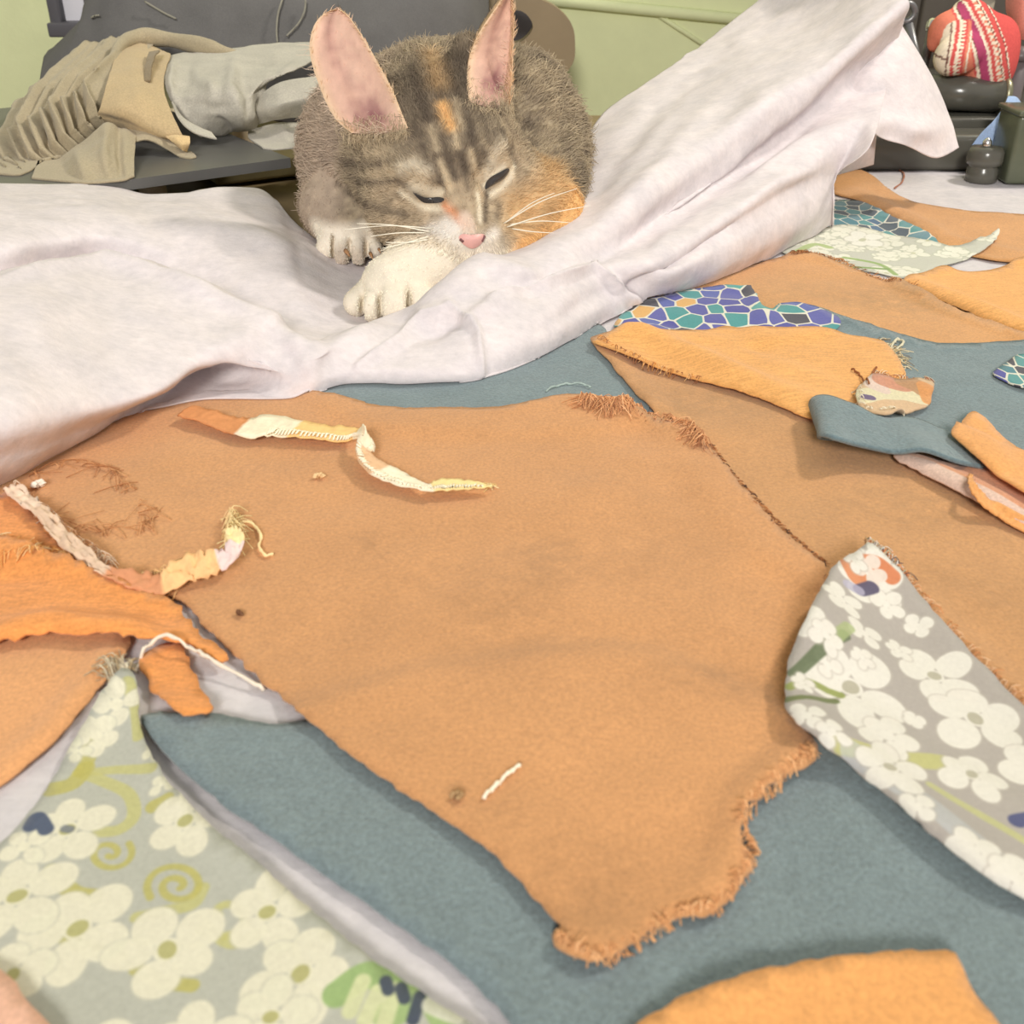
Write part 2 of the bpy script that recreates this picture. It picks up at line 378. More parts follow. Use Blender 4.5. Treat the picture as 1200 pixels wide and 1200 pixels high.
def strands(name, parent, line, n, length, mat, spread_=.5, out=None, r=.00016, lift=.0012, col=None, label=None, along=0.0):
    """loose threads standing off an edge, given as a photo polyline"""
    line = np.asarray(line, float); parts = []; cols = []
    w = on_top(line, HM); dens = crom(w, 200) if len(w) > 2 else w[0] + (w[-1] - w[0]) * np.linspace(0, 1, 200)[:, None]
    for _ in range(n):
        i = random.randrange(1, 199); p = dens[i].copy(); t = dens[i + 1 if i < 199 else i] - dens[i - 1]; t /= np.linalg.norm(t) + 1e-9
        nn = np.array([t[1], -t[0], 0]) * (1 if out is None else out)
        d = nn * random.uniform(.2, 1) + t * random.uniform(-1, 1) * spread_ + t * along; d[2] = 0; d /= np.linalg.norm(d); L = length * random.uniform(.35, 1.2)
        bend = np.array([random.uniform(-1, 1), random.uniform(-1, 1), 0]) * L * .5
        s = np.linspace(0, 1, 5)[:, None]; path = p - d * L * .45 + d * L * s + bend * s ** 2
        zb = sample(HM, path[:, 0], path[:, 1]) + T0 + .0003; path[:, 2] = zb + lift * np.sin(np.pi * s[:, 0]) * random.uniform(0, 1) + r
        parts.append(tube(path, r * random.uniform(.7, 1.3), 3, False))
        if col is not None: cols += [np.array(col[random.randrange(len(col))])] * len(parts[-1][0])
    v, f = join(parts); o = mesh_obj(name, v, f, mat, parent, True, None, lin(np.array(cols)) if col is not None else None); o['kind'] = 'stuff'
    if label: o['label'] = label
    return o
def ribbon(name, label, pts, mat, cols=None, n=80, m=7, thick=.0006, curl=.0, parent=None, cat='fabric strip', rough=.0004):
    """pts: (px, py, half width px, height m, twist rad) along the strip"""
    pts = np.asarray(pts, float); hh = np.maximum(pts[:, 3:4] - .0045, 0); c = crom(U(pts[:, 0], pts[:, 1], sample(HM, *on_top(pts[:, :2], HM)[:, :2].T) + hh[:, 0] * .55 + .0012), n); hw = crom(pts[:, 2:3], n)[:, 0]; tw = crom(pts[:, 4:5], n)[:, 0]
    hbase = sample(HM, c[:, 0], c[:, 1]) + T0
    c[:, 2] = np.maximum(c[:, 2], hbase + thick + .0003)
    dist = np.linalg.norm(c - np.array([0, 0, T0 + CH]), axis=1); hw = hw / F * dist
    fore = None
    t = np.gradient(c, axis=0); t[:, 2] *= .3; t /= np.linalg.norm(t, axis=1, keepdims=True)
    s = np.stack([-t[:, 1], t[:, 0], 0 * t[:, 0]], -1); up = np.cross(t, s)
    fore = np.linalg.norm(proj(c + s * .001) - proj(c), axis=1) / (.001 * F / dist); hw = hw / np.clip(fore, .45, 1)
    a = np.linspace(-1, 1, m); G = np.zeros((n, m, 3))
    for j in range(m):
        d = s * np.cos(tw)[:, None] + up * np.sin(tw)[:, None]; G[:, j] = c + d * (a[j] * hw)[:, None] + np.array([0, 0, 1.]) * (curl * a[j] ** 2 + rough * vnoise(np.stack([np.arange(n) * .7, np.full(n, j * 1.3)], -1), 5))[:, None]
    G[..., 2] = np.maximum(G[..., 2], (sample(HM, G[..., 0], G[..., 1]) + T0 + thick + .0002))
    v, f = shell(G, thick); col = None
    if cols is not None:
        k = np.linspace(0, 1, n)
        cc = np.array([lin(next(q[1] for q in cols if kk <= q[0])) for kk in k]); cc = np.repeat(cc[:, None], m, 1).reshape(-1, 3)
        for (k0, k1, j0, j1, rgb) in [q[1:] for q in cols if q[0] == 99]: pass
        col = np.concatenate([cc, cc])
    o = mesh_obj(name, v, f, mat, parent, True, None, col)
    if parent is None: tag(o, label, cat)
    return o, G

# ---------------------------------------------------------------- printed cloth (drawn here, in the plane of the cloth)
def image(name, A):
    h, w = A.shape[:2]; im = bpy.data.images.new(name, w, h); B = np.ones((h, w, 4), np.float32); B[..., :3] = np.clip(A, 0, 1) * .915; im.pixels.foreach_set(B.ravel()); im.update(); im.pack(); return im
class Print:
    def __init__(s, pxbox, res, ground, Z=None):
        s.Z = Z
        c = U(np.array([pxbox[0], pxbox[2], pxbox[0], pxbox[2]]), np.array([pxbox[1], pxbox[1], pxbox[3], pxbox[3]]), .003)
        s.x0, s.x1, s.y0, s.y1 = c[:, 0].min(), c[:, 0].max(), c[:, 1].min(), c[:, 1].max()
        s.W = res; s.H = max(8, int(res * (s.y1 - s.y0) / (s.x1 - s.x0))); s.A = np.ones((s.H, s.W, 3)) * np.array(ground) / 255
        s.X, s.Y = np.meshgrid(s.x0 + (np.arange(s.W) + .5) / s.W * (s.x1 - s.x0), s.y0 + (np.arange(s.H) + .5) / s.H * (s.y1 - s.y0))
        s.e = (s.x1 - s.x0) / s.W * 1.2
    def box(s): return (s.x0, s.y0, s.x1, s.y1)
    def win(s, x0, y0, x1, y1):       # the part of the cloth a mark covers
        i0 = int(np.clip((x0 - s.x0) / (s.x1 - s.x0) * s.W, 0, s.W)); i1 = int(np.clip((x1 - s.x0) / (s.x1 - s.x0) * s.W + 1, 0, s.W))
        j0 = int(np.clip((y0 - s.y0) / (s.y1 - s.y0) * s.H, 0, s.H)); j1 = int(np.clip((y1 - s.y0) / (s.y1 - s.y0) * s.H + 1, 0, s.H))
        s.w = (slice(j0, j1), slice(i0, i1)); return i1 > i0 and j1 > j0
    def put(s, d, rgb, a=1.0, soft=1.0):
        m = np.clip(.5 - d / (s.e * soft), 0, 1)[..., None] * a; s.A[s.w] = s.A[s.w] * (1 - m) + np.array(rgb) / 255 * m
    def at(s, px, py): return (U(px, py, .004) if s.Z is None else on_top([(px, py)], s.Z)[0])[:2]
    def size(s, px, py, r): return r / F * np.linalg.norm(U(px, py, .004) - np.array([0, 0, T0 + CH]))
    def ell(s, c, rx, ry, ang):
        x, y = s.X[s.w] - c[0], s.Y[s.w] - c[1]; u = x * math.cos(ang) + y * math.sin(ang); v = -x * math.sin(ang) + y * math.cos(ang)
        return (np.sqrt((u / rx) ** 2 + (v / ry) ** 2) - 1) * min(rx, ry)
    def flower(s, px, py, r, rot=0., n=5, rgb=(240, 236, 218), eye=(196, 196, 160), longp=1.0, halo=(206, 203, 186)):
        c = s.at(px, py); R = s.size(px, py, r); pet = []
        if not s.win(c[0] - R * 1.5, c[1] - R * 1.5, c[0] + R * 1.5, c[1] + R * 1.5): return
        for i in range(n):
            a = rot + i * 2 * math.pi / n + .12 * math.sin(i * 2.3 + rot); k = 1 + .14 * math.sin(i * 1.7 + rot * 3)
            pc = c + np.array([math.cos(a), math.sin(a)]) * R * .60 * k * longp
            w = .365 * R * (1 + .12 * math.sin(i * 3.1 + rot)); pet.append((pc, R * .40 * k * longp, w, a))
        if halo is not None:
            for q in pet: s.put(s.ell(q[0], q[1] + s.e * 3, q[2] + s.e * 3, q[3]), halo, .55, 3)
        for q in pet: s.put(s.ell(*q), rgb, .97, 1.6)
        s.put(s.ell(c, R * .24, R * .24, 0), rgb)
        if eye is not None: s.put(s.ell(c, R * .19, R * .16, rot), eye, .9, 2)
    def stroke(s, pts, wpx, rgb, a=.9, taper=False):
        pts = np.asarray(pts, float); w = (U(pts[:, 0], pts[:, 1], .004) if s.Z is None else on_top(pts, s.Z))[:, :2]; w = crom(w, max(12, len(w) * 5)) if len(w) > 2 else w
        r = s.size(pts[0, 0], pts[0, 1], wpx); g = r * 1.5
        if not s.win(*(w.min(0) - g), *(w.max(0) + g)): return
        d, t = seg_dist(np.stack([s.X[s.w], s.Y[s.w]], -1), w); rr = r * (1 - .7 * t) if taper else r
        s.put(d - rr, rgb, a, 3)
    def swirl(s, px, py, r, turns, start, sgn, wpx, rgb):
        t = np.linspace(0, 1, 26); a = start + sgn * turns * 2 * np.pi * t; q = r * (1 - .85 * t)
        s.stroke(np.stack([px + q * np.cos(a), py + q * np.sin(a) * .75], -1), wpx, rgb, .8)
    def image(s, name): return image(name, s.A)
OL = (196, 188, 100); OLL = (205, 200, 128)
def draw_near(Z):
    pL = Print((-110, 760, 660, 1330), 1400, (193, 193, 180), Z)
    for st in (([(93, 905), (120, 915), (150, 930), (157, 955), (140, 972), (115, 975)], 7), ([(95, 905), (105, 885), (100, 860)], 8), ([(105, 905), (140, 902), (178, 900)], 6), ([(60, 1020), (85, 1045), (110, 1050)], 9), ([(160, 1075), (190, 1068), (225, 1060), (238, 1040)], 7), ([(60, 1090), (90, 1105), (140, 1120)], 8), ([(240, 1085), (270, 1105), (300, 1095)], 7), ([(160, 1135), (190, 1150), (225, 1155)], 8), ([(150, 800), (160, 830), (163, 862)], 7), ([(60, 925), (85, 918), (100, 900)], 10), ([(180, 945), (195, 938)], 9)):
        pL.stroke(st[0], st[1], OL if st[1] > 7 else OLL, .8)
    pL.swirl(207, 1038, 36, 1.7, 2.6, 1, 4.2, OL); pL.swirl(128, 1000, 28, 1.4, -.6, 1, 3.6, OL); pL.swirl(262, 1072, 38, .9, 2.4, -1, 5, OLL)
    for q in ((137, 826, 30, .3, 4), (113, 862, 27, 1.1, 5), (88, 880, 16, .2, 4), (180, 880, 15, .5, 4), (190, 918, 16, 1.0, 4), (79, 972, 44, .5, 5), (217, 962, 46, .15, 5), (91, 1088, 60, .9, 5), (196, 1113, 60, 2.1, 5), (313, 1069, 50, .3, 5), (352, 1141, 60, 1.2, 5), (20, 1050, 54, .6, 5), (15, 1142, 42, 1.9, 5), (317, 1192, 46, .2, 5), (28, 992, 26, .8, 4), (225, 1230, 55, .4, 5), (120, 1240, 50, 1.4, 5), (450, 1240, 50, .4, 5)):
        pL.flower(q[0], q[1], q[2], q[3], q[4], rgb=(238, 233, 208) if q[2] > 20 else (236, 232, 205), eye=(186, 182, 120) if q[2] > 40 else None)
    pL.stroke([(36, 968), (44, 958), (54, 972)], 8, (70, 82, 110), .9); pL.stroke([(76, 971), (82, 972)], 5, (120, 125, 140), .8)
    pL.stroke([(395, 1165), (430, 1143), (470, 1155)], 16, (160, 188, 122), .95); pL.stroke([(455, 1190), (500, 1165), (520, 1190)], 17, (166, 192, 126), .9)
    for a in ((425, 1150, 410, 1185), (443, 1162, 428, 1195), (462, 1160, 450, 1200)): pL.stroke([a[:2], a[2:]], 9, (222, 224, 176), .9)
    for a in ((452, 1150, 455, 1160), (470, 1158, 474, 1170), (492, 1168, 484, 1195)): pL.stroke([a[:2], a[2:]], 7, (72, 80, 96), .95)
    pL.stroke([(505, 1178), (535, 1190)], 10, (235, 233, 215), .9)
    return fabric('floral_cotton_near', (255, 255, 255), .05, .25, image=pL.image('floral_print_near'), grain=.5), pL.box()
def draw_right(Z):
    pR = Print((890, 610, 1330, 1120), 1200, (186, 177, 168), Z)
    pR.stroke([(985, 870), (1020, 880), (1108, 893)], 12, (205, 203, 130), .85); pR.stroke([(1090, 920), (1140, 950), (1200, 985)], 5, (205, 205, 140), .8); pR.stroke([(1000, 880), (1100, 950), (1160, 1000)], 14, (198, 203, 205), .6)
    for q in ((1016, 680, 42, .3, 5, .9), (955, 728, 26, 1.2, 5, .9), (1012, 742, 24, .4, 4, .9), (1095, 792, 44, .5, 5, 1), (997, 806, 56, .7, 5, 1.05), (1143, 842, 52, 1.4, 5, 1), (970, 780, 20, .1, 3, .8), (1071, 845, 18, .2, 4, .7), (1040, 862, 34, .9, 5, 1), (1043, 899, 40, .1, 5, 1), (1139, 907, 38, 1.0, 5, 1), (1074, 945, 25, .5, 4, .8), (1139, 997, 32, .2, 5, .9), (1188, 1026, 34, .9, 5, .9), (945, 838, 24, .4, 4, .9), (975, 857, 22, 1.0, 4, .9), (1075, 735, 20, .2, 4, .8), (1215, 780, 46, .3, 5, 1), (1220, 900, 46, .8, 5, 1), (1030, 650, 20, .3, 4, .8), (1235, 690, 40, .3, 5, 1)):
        pR.flower(q[0], q[1], q[2], q[3], q[4], rgb=(242, 236, 224), eye=(188, 182, 160) if q[2] > 35 else None, longp=q[5], halo=(200, 192, 180))
    pR.stroke([(930, 790), (945, 777), (965, 758), (990, 744)], 7, (104, 116, 84), .9); pR.stroke([(925, 805), (950, 800), (985, 815)], 5, (150, 160, 84), .9); pR.stroke([(922, 820), (950, 818), (980, 822)], 4, (110, 120, 70), .9); pR.stroke([(975, 752), (995, 735)], 7, (176, 190, 130), .8)
    pR.stroke([(996, 660), (1005, 676)], 12, (226, 140, 92), .9); pR.stroke([(1003, 658), (1025, 660), (1045, 676)], 9, (222, 130, 84), .9); pR.flower(1018, 668, 20, .9, 5, rgb=(240, 224, 210), eye=None, halo=None)
    for q in ((985, 702, 24, .2), (968, 744, 20, 1.0), (1038, 708, 20, .6), (1052, 762, 16, .3), (1000, 655, 15, .8), (940, 800, 14, .2), (1010, 770, 14, .7)): pR.flower(q[0], q[1], q[2], q[3], 5, rgb=(242, 236, 224), eye=None, halo=(200, 192, 180))
    pR.stroke([(1008, 692), (1022, 688)], 8, (92, 84, 110), .95); pR.stroke([(995, 686), (1006, 692)], 7, (190, 184, 205), .8); pR.stroke([(1192, 962), (1215, 958)], 9, (84, 88, 130), .95)
    return fabric('floral_cotton_right', (255, 255, 255), .05, .25, image=pR.image('floral_print_right'), grain=.3), pR.box()
pB = Print((900, 255, 1200, 330), 700, (208, 208, 192))
for i in range(70):
    x = random.uniform(930, 1175); y = 268 + random.random() * 52
    pB.flower(x, y, random.uniform(9, 17), random.random() * 6, 5, rgb=(242, 240, 222), eye=(205, 205, 170) if random.random() < .4 else None, halo=(196, 198, 176))
pB.flower(1011, 279, 22, .3, 5, rgb=(246, 244, 230), eye=(200, 200, 170)); pB.stroke([(935, 292), (955, 284), (972, 288)], 5, (176, 196, 128), .9); pB.stroke([(990, 300), (1030, 306), (1050, 318)], 3, (150, 178, 104), .9); pB.stroke([(1000, 309), (1040, 312)], 3, (130, 160, 90), .9)
IM_B = pB.image('floral_print_far')
def mosaic(pxbox, res, cx, cy, pal, seed, wline=.0011):
    m = Print(pxbox, res, (235, 232, 215)); r = np.random.default_rng(seed)
    nx = int((m.x1 - m.x0) / cx) + 3; ny = int((m.y1 - m.y0) / cy) + 3; best = np.full(m.X.shape, 9.); second = best.copy(); idc = np.zeros(m.X.shape, int)
    k = 0; cols = []
    for i in range(nx):
        for j in range(ny):
            c = (m.x0 + (i - 1 + .5 * (j % 2) + r.uniform(-.40, .40)) * cx, m.y0 + (j - 1 + r.uniform(-.36, .36)) * cy)
            d = np.hypot((m.X - c[0]) / cx, (m.Y - c[1]) / cy); n1 = d < best
            second = np.where(n1, best, np.minimum(second, d)); best = np.where(n1, d, best); idc = np.where(n1, k, idc); cols.append(pal[r.integers(len(pal))]); k += 1
    m.A = np.array(cols)[idc] / 255.; e = (second - best) * min(cx, cy); m.win(-9, -9, 9, 9); m.put(e - wline, (236, 232, 214)); return m
PAL1 = [(96, 98, 172), (88, 88, 166), (104, 106, 176), (84, 160, 160), (96, 170, 166), (84, 82, 92), (236, 186, 112), (98, 110, 180)]
PAL2 = [(84, 140, 152), (96, 160, 160), (110, 150, 160), (90, 120, 150), (226, 180, 110), (88, 100, 112), (100, 156, 160)]
m1 = mosaic((680, 325, 1010, 400), 900, .0100, .0118, PAL1, 3, .0009); m2 = mosaic((950, 225, 1110, 295), 900, .0082, .0125, PAL2, 5, .0007); m3 = mosaic((1150, 405, 1260, 465), 500, .006, .011, PAL1[1:6] + PAL2[:3], 9, .0007)
IM_M1, IM_M2, IM_M3 = m1.image('mosaic_print'), m2.image('mosaic_print_far'), m3.image('mosaic_print_edge')
def draw_offcut(Z):
    pI = Print((990, 425, 1110, 500), 500, (226, 190, 150), Z); pI.stroke([(1010, 465), (1050, 462), (1095, 470)], 14, (238, 228, 190), .95); pI.stroke([(1020, 440), (1028, 455)], 14, (240, 214, 200), .95); pI.stroke([(1035, 445), (1060, 452)], 12, (216, 150, 120), .9); pI.stroke([(1062, 446), (1082, 455)], 12, (196, 150, 108), .9); pI.stroke([(1085, 452), (1092, 470)], 10, (232, 160, 96), .9); pI.stroke([(1014, 465), (1020, 466)], 6, (110, 92, 130), .95)
    return fabric('offcut_cotton', (255,) * 3, .08, .4, image=pI.image('offcut_print'), grain=.8), pI.box()
pK = Print((1030, 520, 1260, 640), 500, (228, 160, 120)); pK.stroke([(1050, 535), (1110, 575), (1250, 640)], 13, (240, 208, 190), .95); pK.stroke([(1060, 535), (1110, 555)], 12, (236, 178, 146), .8); pK.stroke([(1118, 560), (1140, 545)], 4, (170, 120, 96), .8)
IM_K = pK.image('pink_strip_print')

# ---------------------------------------------------------------- cloth materials
def S(px, py, r, sx=1, sy=1, amt=.5):
    c = U(px, py, .004); return ((c[0], c[1], 0), r, (sx, sy), amt)
BROWN = fabric('brown_suede_cloth', (206, 150, 100), .07, .5, mott=26, stains=[S(650, 650, .030, 1.4, 1, .34), S(600, 720, .03, 1, .8, .25), S(845, 800, .016, .7, 1.2, .6), S(440, 640, .02, 1, 1, .35), S(690, 1065, .022, 1, 1, .4), S(560, 690, .05, 1, 1, .18), S(760, 640, .04, 1, 1, .2), S(535, 935, .004, 1, 1, .9), S(850, 470, .03, .6, 1, .3)], dark=(150, 112, 76))
BROWN2 = fabric('brown_suede_back', (200, 148, 98), .08, .5, mott=22, stains=[S(840, 470, .04, .6, 1, .45), S(1060, 590, .03, .6, 1, .35), S(1130, 700, .03, .6, 1, .3)], dark=(150, 116, 80))
BROWN3 = fabric('brown_suede_far', (206, 152, 98), .08, .5, mott=22, stains=[S(1080, 352, .035, .6, 1, .5), S(960, 340, .05, .5, 1, .3)], dark=(150, 120, 80))
BROWNL = fabric('brown_suede_left', (220, 160, 108), .06, .4)
TEAL = fabric('teal_felt', (118, 133, 136), .08, .7, mott=60, sheen=.3, grain=1.5)
TEAL2 = fabric('teal_felt_far', (106, 125, 130), .08, .7, mott=60, sheen=.3, grain=1.5)
ORANGE = fabric('orange_cotton', (230, 168, 98), .06, .3, weave=(130, 1300, 100)); ORANGE2 = fabric('orange_cotton_left', (230, 152, 84), .06, .3, weave=(200, 900, 100)); ORANGE3 = fabric('orange_suede', (230, 164, 98), .06, .3)
FL_B = fabric('floral_cotton_far', (255, 255, 255), .05, .2, image=IM_B, grain=.3)
MO1 = fabric('mosaic_cotton', (255,) * 3, .05, .2, image=IM_M1, grain=.4); MO2 = fabric('mosaic_cotton_far', (255,) * 3, .05, .2, image=IM_M2, grain=.4); MO3 = fabric('mosaic_cotton_edge', (255,) * 3, .05, .2, image=IM_M3, grain=.4)
PKS = fabric('pink_strip_cotton', (255,) * 3, .05, .3, image=IM_K)
PINK = fabric('pink_cotton', (232, 182, 156), .06, .3)
BACKING = nonwoven('white_backing_fleece', (236, 231, 233)); SHEET = nonwoven('white_nonwoven', (247, 240, 241))
THREAD = tinted('sewing_thread', .8, .2, .1); TINT = tinted('tinted_cloth', .9, .15, .1)
BR = [(196, 134, 84), (170, 112, 70), (220, 160, 108), (140, 96, 66)]; ORG = [(246, 190, 120), (236, 170, 98), (250, 206, 146)]; WH = [(246, 238, 216), (236, 226, 200), (226, 210, 180)]

# ---------------------------------------------------------------- scraps, from the bottom of the heap to the top
scrap('backing_sheet', 'greyish white fleece backing sheet spread flat under all the fabric scraps', [(-300, 1400), (-250, 900), (-200, 460), (100, 330), (500, 300), (760, 240), (960, 170), (1010, 182), (1110, 198), (1200, 210), (1330, 226), (1500, 600), (1600, 1400)], BACKING, .0006, .0002, wav=.0003, step=.02, smooth=False, cat='fabric sheet')
scrap('teal_fabric_scrap', 'large teal felt piece in the foreground running under the big brown piece', [(165, 838), (200, 834), (240, 834), (335, 848), (500, 800), (750, 780), (960, 860), (1010, 850), (1250, 1000), (1300, 1330), (680, 1330), (600, 1198), (540, 1136), (440, 1063), (330, 988), (250, 931), (200, 887), (178, 862)], TEAL, .0012)
scrap('brown_fabric_scrap', 'brown suede piece at the left frame edge, shaded by the floral tip', [(-80, 690), (0, 700), (110, 705), (152, 742), (143, 772), (108, 815), (60, 872), (0, 918), (-80, 965)], BROWNL, .0008, lines=[([(132, 768), (104, 815), (62, 866), (0, 912)], .003, .004)], cat='fabric scrap')
scrap('teal_fabric_scrap', 'dark teal strip showing between the white sheet hem and the big brown piece', [(360, 440), (560, 420), (700, 380), (720, 420), (762, 478), (700, 500), (560, 505), (420, 495)], TEAL2, .0012)
scrap('brown_fabric_scrap', 'far brown suede strip below the black machine, loose thread curled on its left end', [(978, 206), (1000, 196), (1022, 205), (1040, 220), (1070, 236), (1130, 246), (1200, 251), (1300, 262), (1300, 320), (1200, 307), (1160, 303), (1100, 287), (1060, 262), (1030, 245), (1000, 232), (975, 225)], BROWN3, .0008, lines=[([(1000, 225), (1060, 258), (1110, 286), (1200, 302)], .004, .008)], step=.006)
scrap('mosaic_fabric_scrap', 'teal and orange mosaic print scrap farthest back, beside the sheet edge', [(955, 236), (985, 234), (1010, 236), (1040, 250), (1072, 264), (1100, 284), (1088, 292), (1040, 284), (985, 272), (950, 268)], MO2, .0005, uvbox=m2.box(), step=.006)
so = scrap('floral_fabric_scrap', 'small far floral scrap in white and green, tapering to a curled tip on brown', [(915, 294), (950, 276), (985, 263), (1020, 268), (1060, 277), (1100, 284), (1135, 284), (1155, 277), (1170, 267), (1171, 272), (1162, 285), (1140, 299), (1112, 309), (1090, 316), (1065, 326), (1020, 318), (960, 306)], FL_B, .0005, lifts=[(1170, 269, .008, .014)], uvbox=pB.box(), step=.004)
scrap('orange_fabric_scrap', 'bright orange scrap at the right frame edge overlapping the far floral scrap', [(1058, 328), (1085, 318), (1110, 311), (1135, 318), (1165, 315), (1200, 300), (1300, 280), (1320, 420), (1200, 388), (1150, 371), (1100, 350), (1075, 338)], ORANGE, .0007, lines=[([(1060, 332), (1100, 352), (1150, 372), (1230, 400)], .006, .008)], step=.005)
ob = scrap('brown_fabric_scrap', 'brown suede strip with frayed far edge, above the blue mosaic print scrap', [(740, 352), (830, 322), (925, 296), (945, 294), (965, 300), (1000, 314), (1040, 328), (1080, 338), (1120, 360), (1200, 388), (1300, 410), (1300, 425), (1200, 402), (1110, 406), (1060, 398), (1010, 382), (985, 373), (945, 368), (900, 372), (830, 380)], BROWN3, .0008)
strands('frayed_edge', ob, [(928, 297), (960, 300), (1000, 314), (1040, 329), (1072, 336)], 190, .006, THREAD, out=-1, col=BR + [(232, 180, 128)])
scrap('teal_fabric_scrap', 'flat teal felt piece at right, under the curled offcut and small orange scrap', [(900, 372), (945, 357), (985, 369), (1015, 378), (1060, 392), (1110, 402), (1200, 398), (1300, 405), (1300, 570), (1200, 570), (1120, 525), (1030, 500), (960, 470)], TEAL2, .0012, lines=[([(960, 362), (1010, 378), (1060, 395)], .002, .006)])
scrap('mosaic_fabric_scrap', 'small teal and violet mosaic scrap cut by the right frame edge, on teal felt', [(1163, 437), (1180, 425), (1192, 416), (1230, 410), (1250, 460), (1200, 454), (1180, 447)], MO3, .0006, uvbox=m3.box(), step=.004)
scrap('brown_fabric_scrap', 'broad brown suede piece at right, running beneath the lifted floral piece', [(692, 396), (715, 388), (760, 385), (850, 410), (950, 440), (1040, 500), (1250, 560), (1280, 930), (1200, 830), (1110, 748), (1050, 690), (1000, 665), (960, 690), (850, 600), (780, 500), (745, 460), (720, 430)], BROWN2, .0008, lines=[([(1070, 700), (1110, 748), (1200, 828)], .002, .005)])
mo = scrap('mosaic_fabric_scrap', 'blue and violet mosaic print scrap with white lines, just right of the sheet', [(720, 382), (735, 362), (765, 348), (830, 336), (870, 335), (885, 342), (893, 357), (905, 362), (915, 355), (950, 357), (985, 374), (975, 388), (900, 400), (820, 400), (750, 396)], MO1, .0006, uvbox=m1.box(), step=.004, lines=[([(855, 342), (885, 345), (890, 372)], .0035, .004)])
oc = scrap('orange_fabric_scrap', 'wide light orange scrap with a turned-down near edge, below the blue mosaic', [(694, 400), (715, 388), (755, 382), (800, 387), (850, 382), (920, 383), (965, 383), (1010, 394), (1036, 400), (1050, 415), (1062, 440), (1064, 460), (1010, 486), (955, 490), (935, 484), (890, 465), (820, 445), (770, 430), (735, 415), (712, 406)], ORANGE, .0007, lines=[([(716, 394), (750, 397), (810, 425), (870, 450), (945, 478)], .006, .0085)], step=.0035)
strands('frayed_edge', oc, [(700, 400), (735, 415), (780, 433), (820, 445)], 90, .003, THREAD, out=1, col=[(226, 160, 90), (246, 200, 140), (170, 116, 80)]); strands('frayed_edge', oc, [(1030, 398), (1050, 413), (1062, 435)], 60, .006, THREAD, out=-1, col=[(240, 220, 180), (130, 110, 90), (210, 190, 150)])
scrap('fabric_strip', 'pale pink and rust printed strip under the teal strip at the right edge', [(1046, 533), (1080, 532), (1135, 542), (1200, 556), (1280, 575), (1290, 640), (1200, 612), (1150, 588), (1100, 563)], PKS, .0007, uvbox=pK.box(), lines=[([(1050, 535), (1120, 573), (1250, 635)], .004, .006)], step=.004, cat='fabric strip')

# the folded end of teal felt: a strip lying back over itself in a soft roll
st_top = [(1135, 515, .004), (1100, 500, .005), (1062, 487, .007), (1028, 487, .009), (1000, 473, .012), (975, 463, .014), (958, 463, .013), (949, 470, .009), (952, 480, .004), (985, 492, .0036)]
st_bot = [(1166, 547, .004), (1132, 541, .007), (1085, 528, .009), (1051, 528, .008), (1012, 520, .010), (985, 514, .013), (970, 511, .013), (960, 512, .010), (962, 516, .004), (1000, 520, .0036)]
A = np.array(st_top); B = np.array(st_bot); hb = .003
G = np.stack([U(A[:, 0], A[:, 1], A[:, 2] + hb) * (1 - t) + U(B[:, 0], B[:, 1], B[:, 2] + hb) * t for t in np.linspace(0, 1, 6)], 1)
G = crom(crom(G, 60).swapaxes(0, 1), 14).swapaxes(0, 1); G = G + grid_normals(G) * (.0006 * vnoise(G[..., :2] * 90, 4))[..., None]
v, f = shell(G, .0013); tag(mesh_obj('teal_fabric_strip', v, f, TEAL2), 'narrow teal felt strip folded back in a soft roll, right of the orange scrap', 'fabric strip')
mk = inside(GXX, GYY, np.vstack([G[:40, 0, :2], G[:40, -1, :2][::-1]])); HM = np.where(mk, np.maximum(HM, .010), HM)
ofc = scrap('fabric_offcut', 'tiny stitched multicoloured offcut resting between orange scrap and teal roll', [(1003, 460), (1012, 448), (1022, 438), (1040, 440), (1062, 444), (1092, 446), (1093, 458), (1088, 474), (1062, 484), (1040, 486), (1015, 482)], draw_offcut, .0009, lifts=[(1020, 445, .002, .006), (1085, 465, .0015, .006)], step=.0025, wav=.0012, cat='fabric offcut')
strands('frayed_edge', ofc, [(1022, 438), (1055, 443), (1092, 447)], 60, .005, THREAD, out=-1, col=[(170, 110, 80), (240, 220, 190), (226, 150, 110)]); strands('frayed_edge', ofc, [(1003, 462), (1018, 481), (1060, 484)], 40, .003, THREAD, out=1, col=WH)
scrap('orange_fabric_scrap', 'small orange tab at the right edge lying across the teal strip end', [(1116, 507), (1128, 494), (1143, 482), (1165, 501), (1200, 528), (1290, 590), (1300, 625), (1200, 575), (1160, 548), (1138, 528)], ORANGE3, .0008, lifts=[(1130, 500, .003, .012)], step=.004)
ribbon('fabric_strip', 'thin pale orange sliver with pointed tip beside the pink strip, right edge', [(1137, 556, .6, .008, 0), (1139, 565, 4, .008, 0), (1148, 580, 5, .007, 0), (1170, 598, 5, .006, .1), (1200, 616, 6, .006, .1), (1260, 645, 7, .006, 0)], ORANGE3)

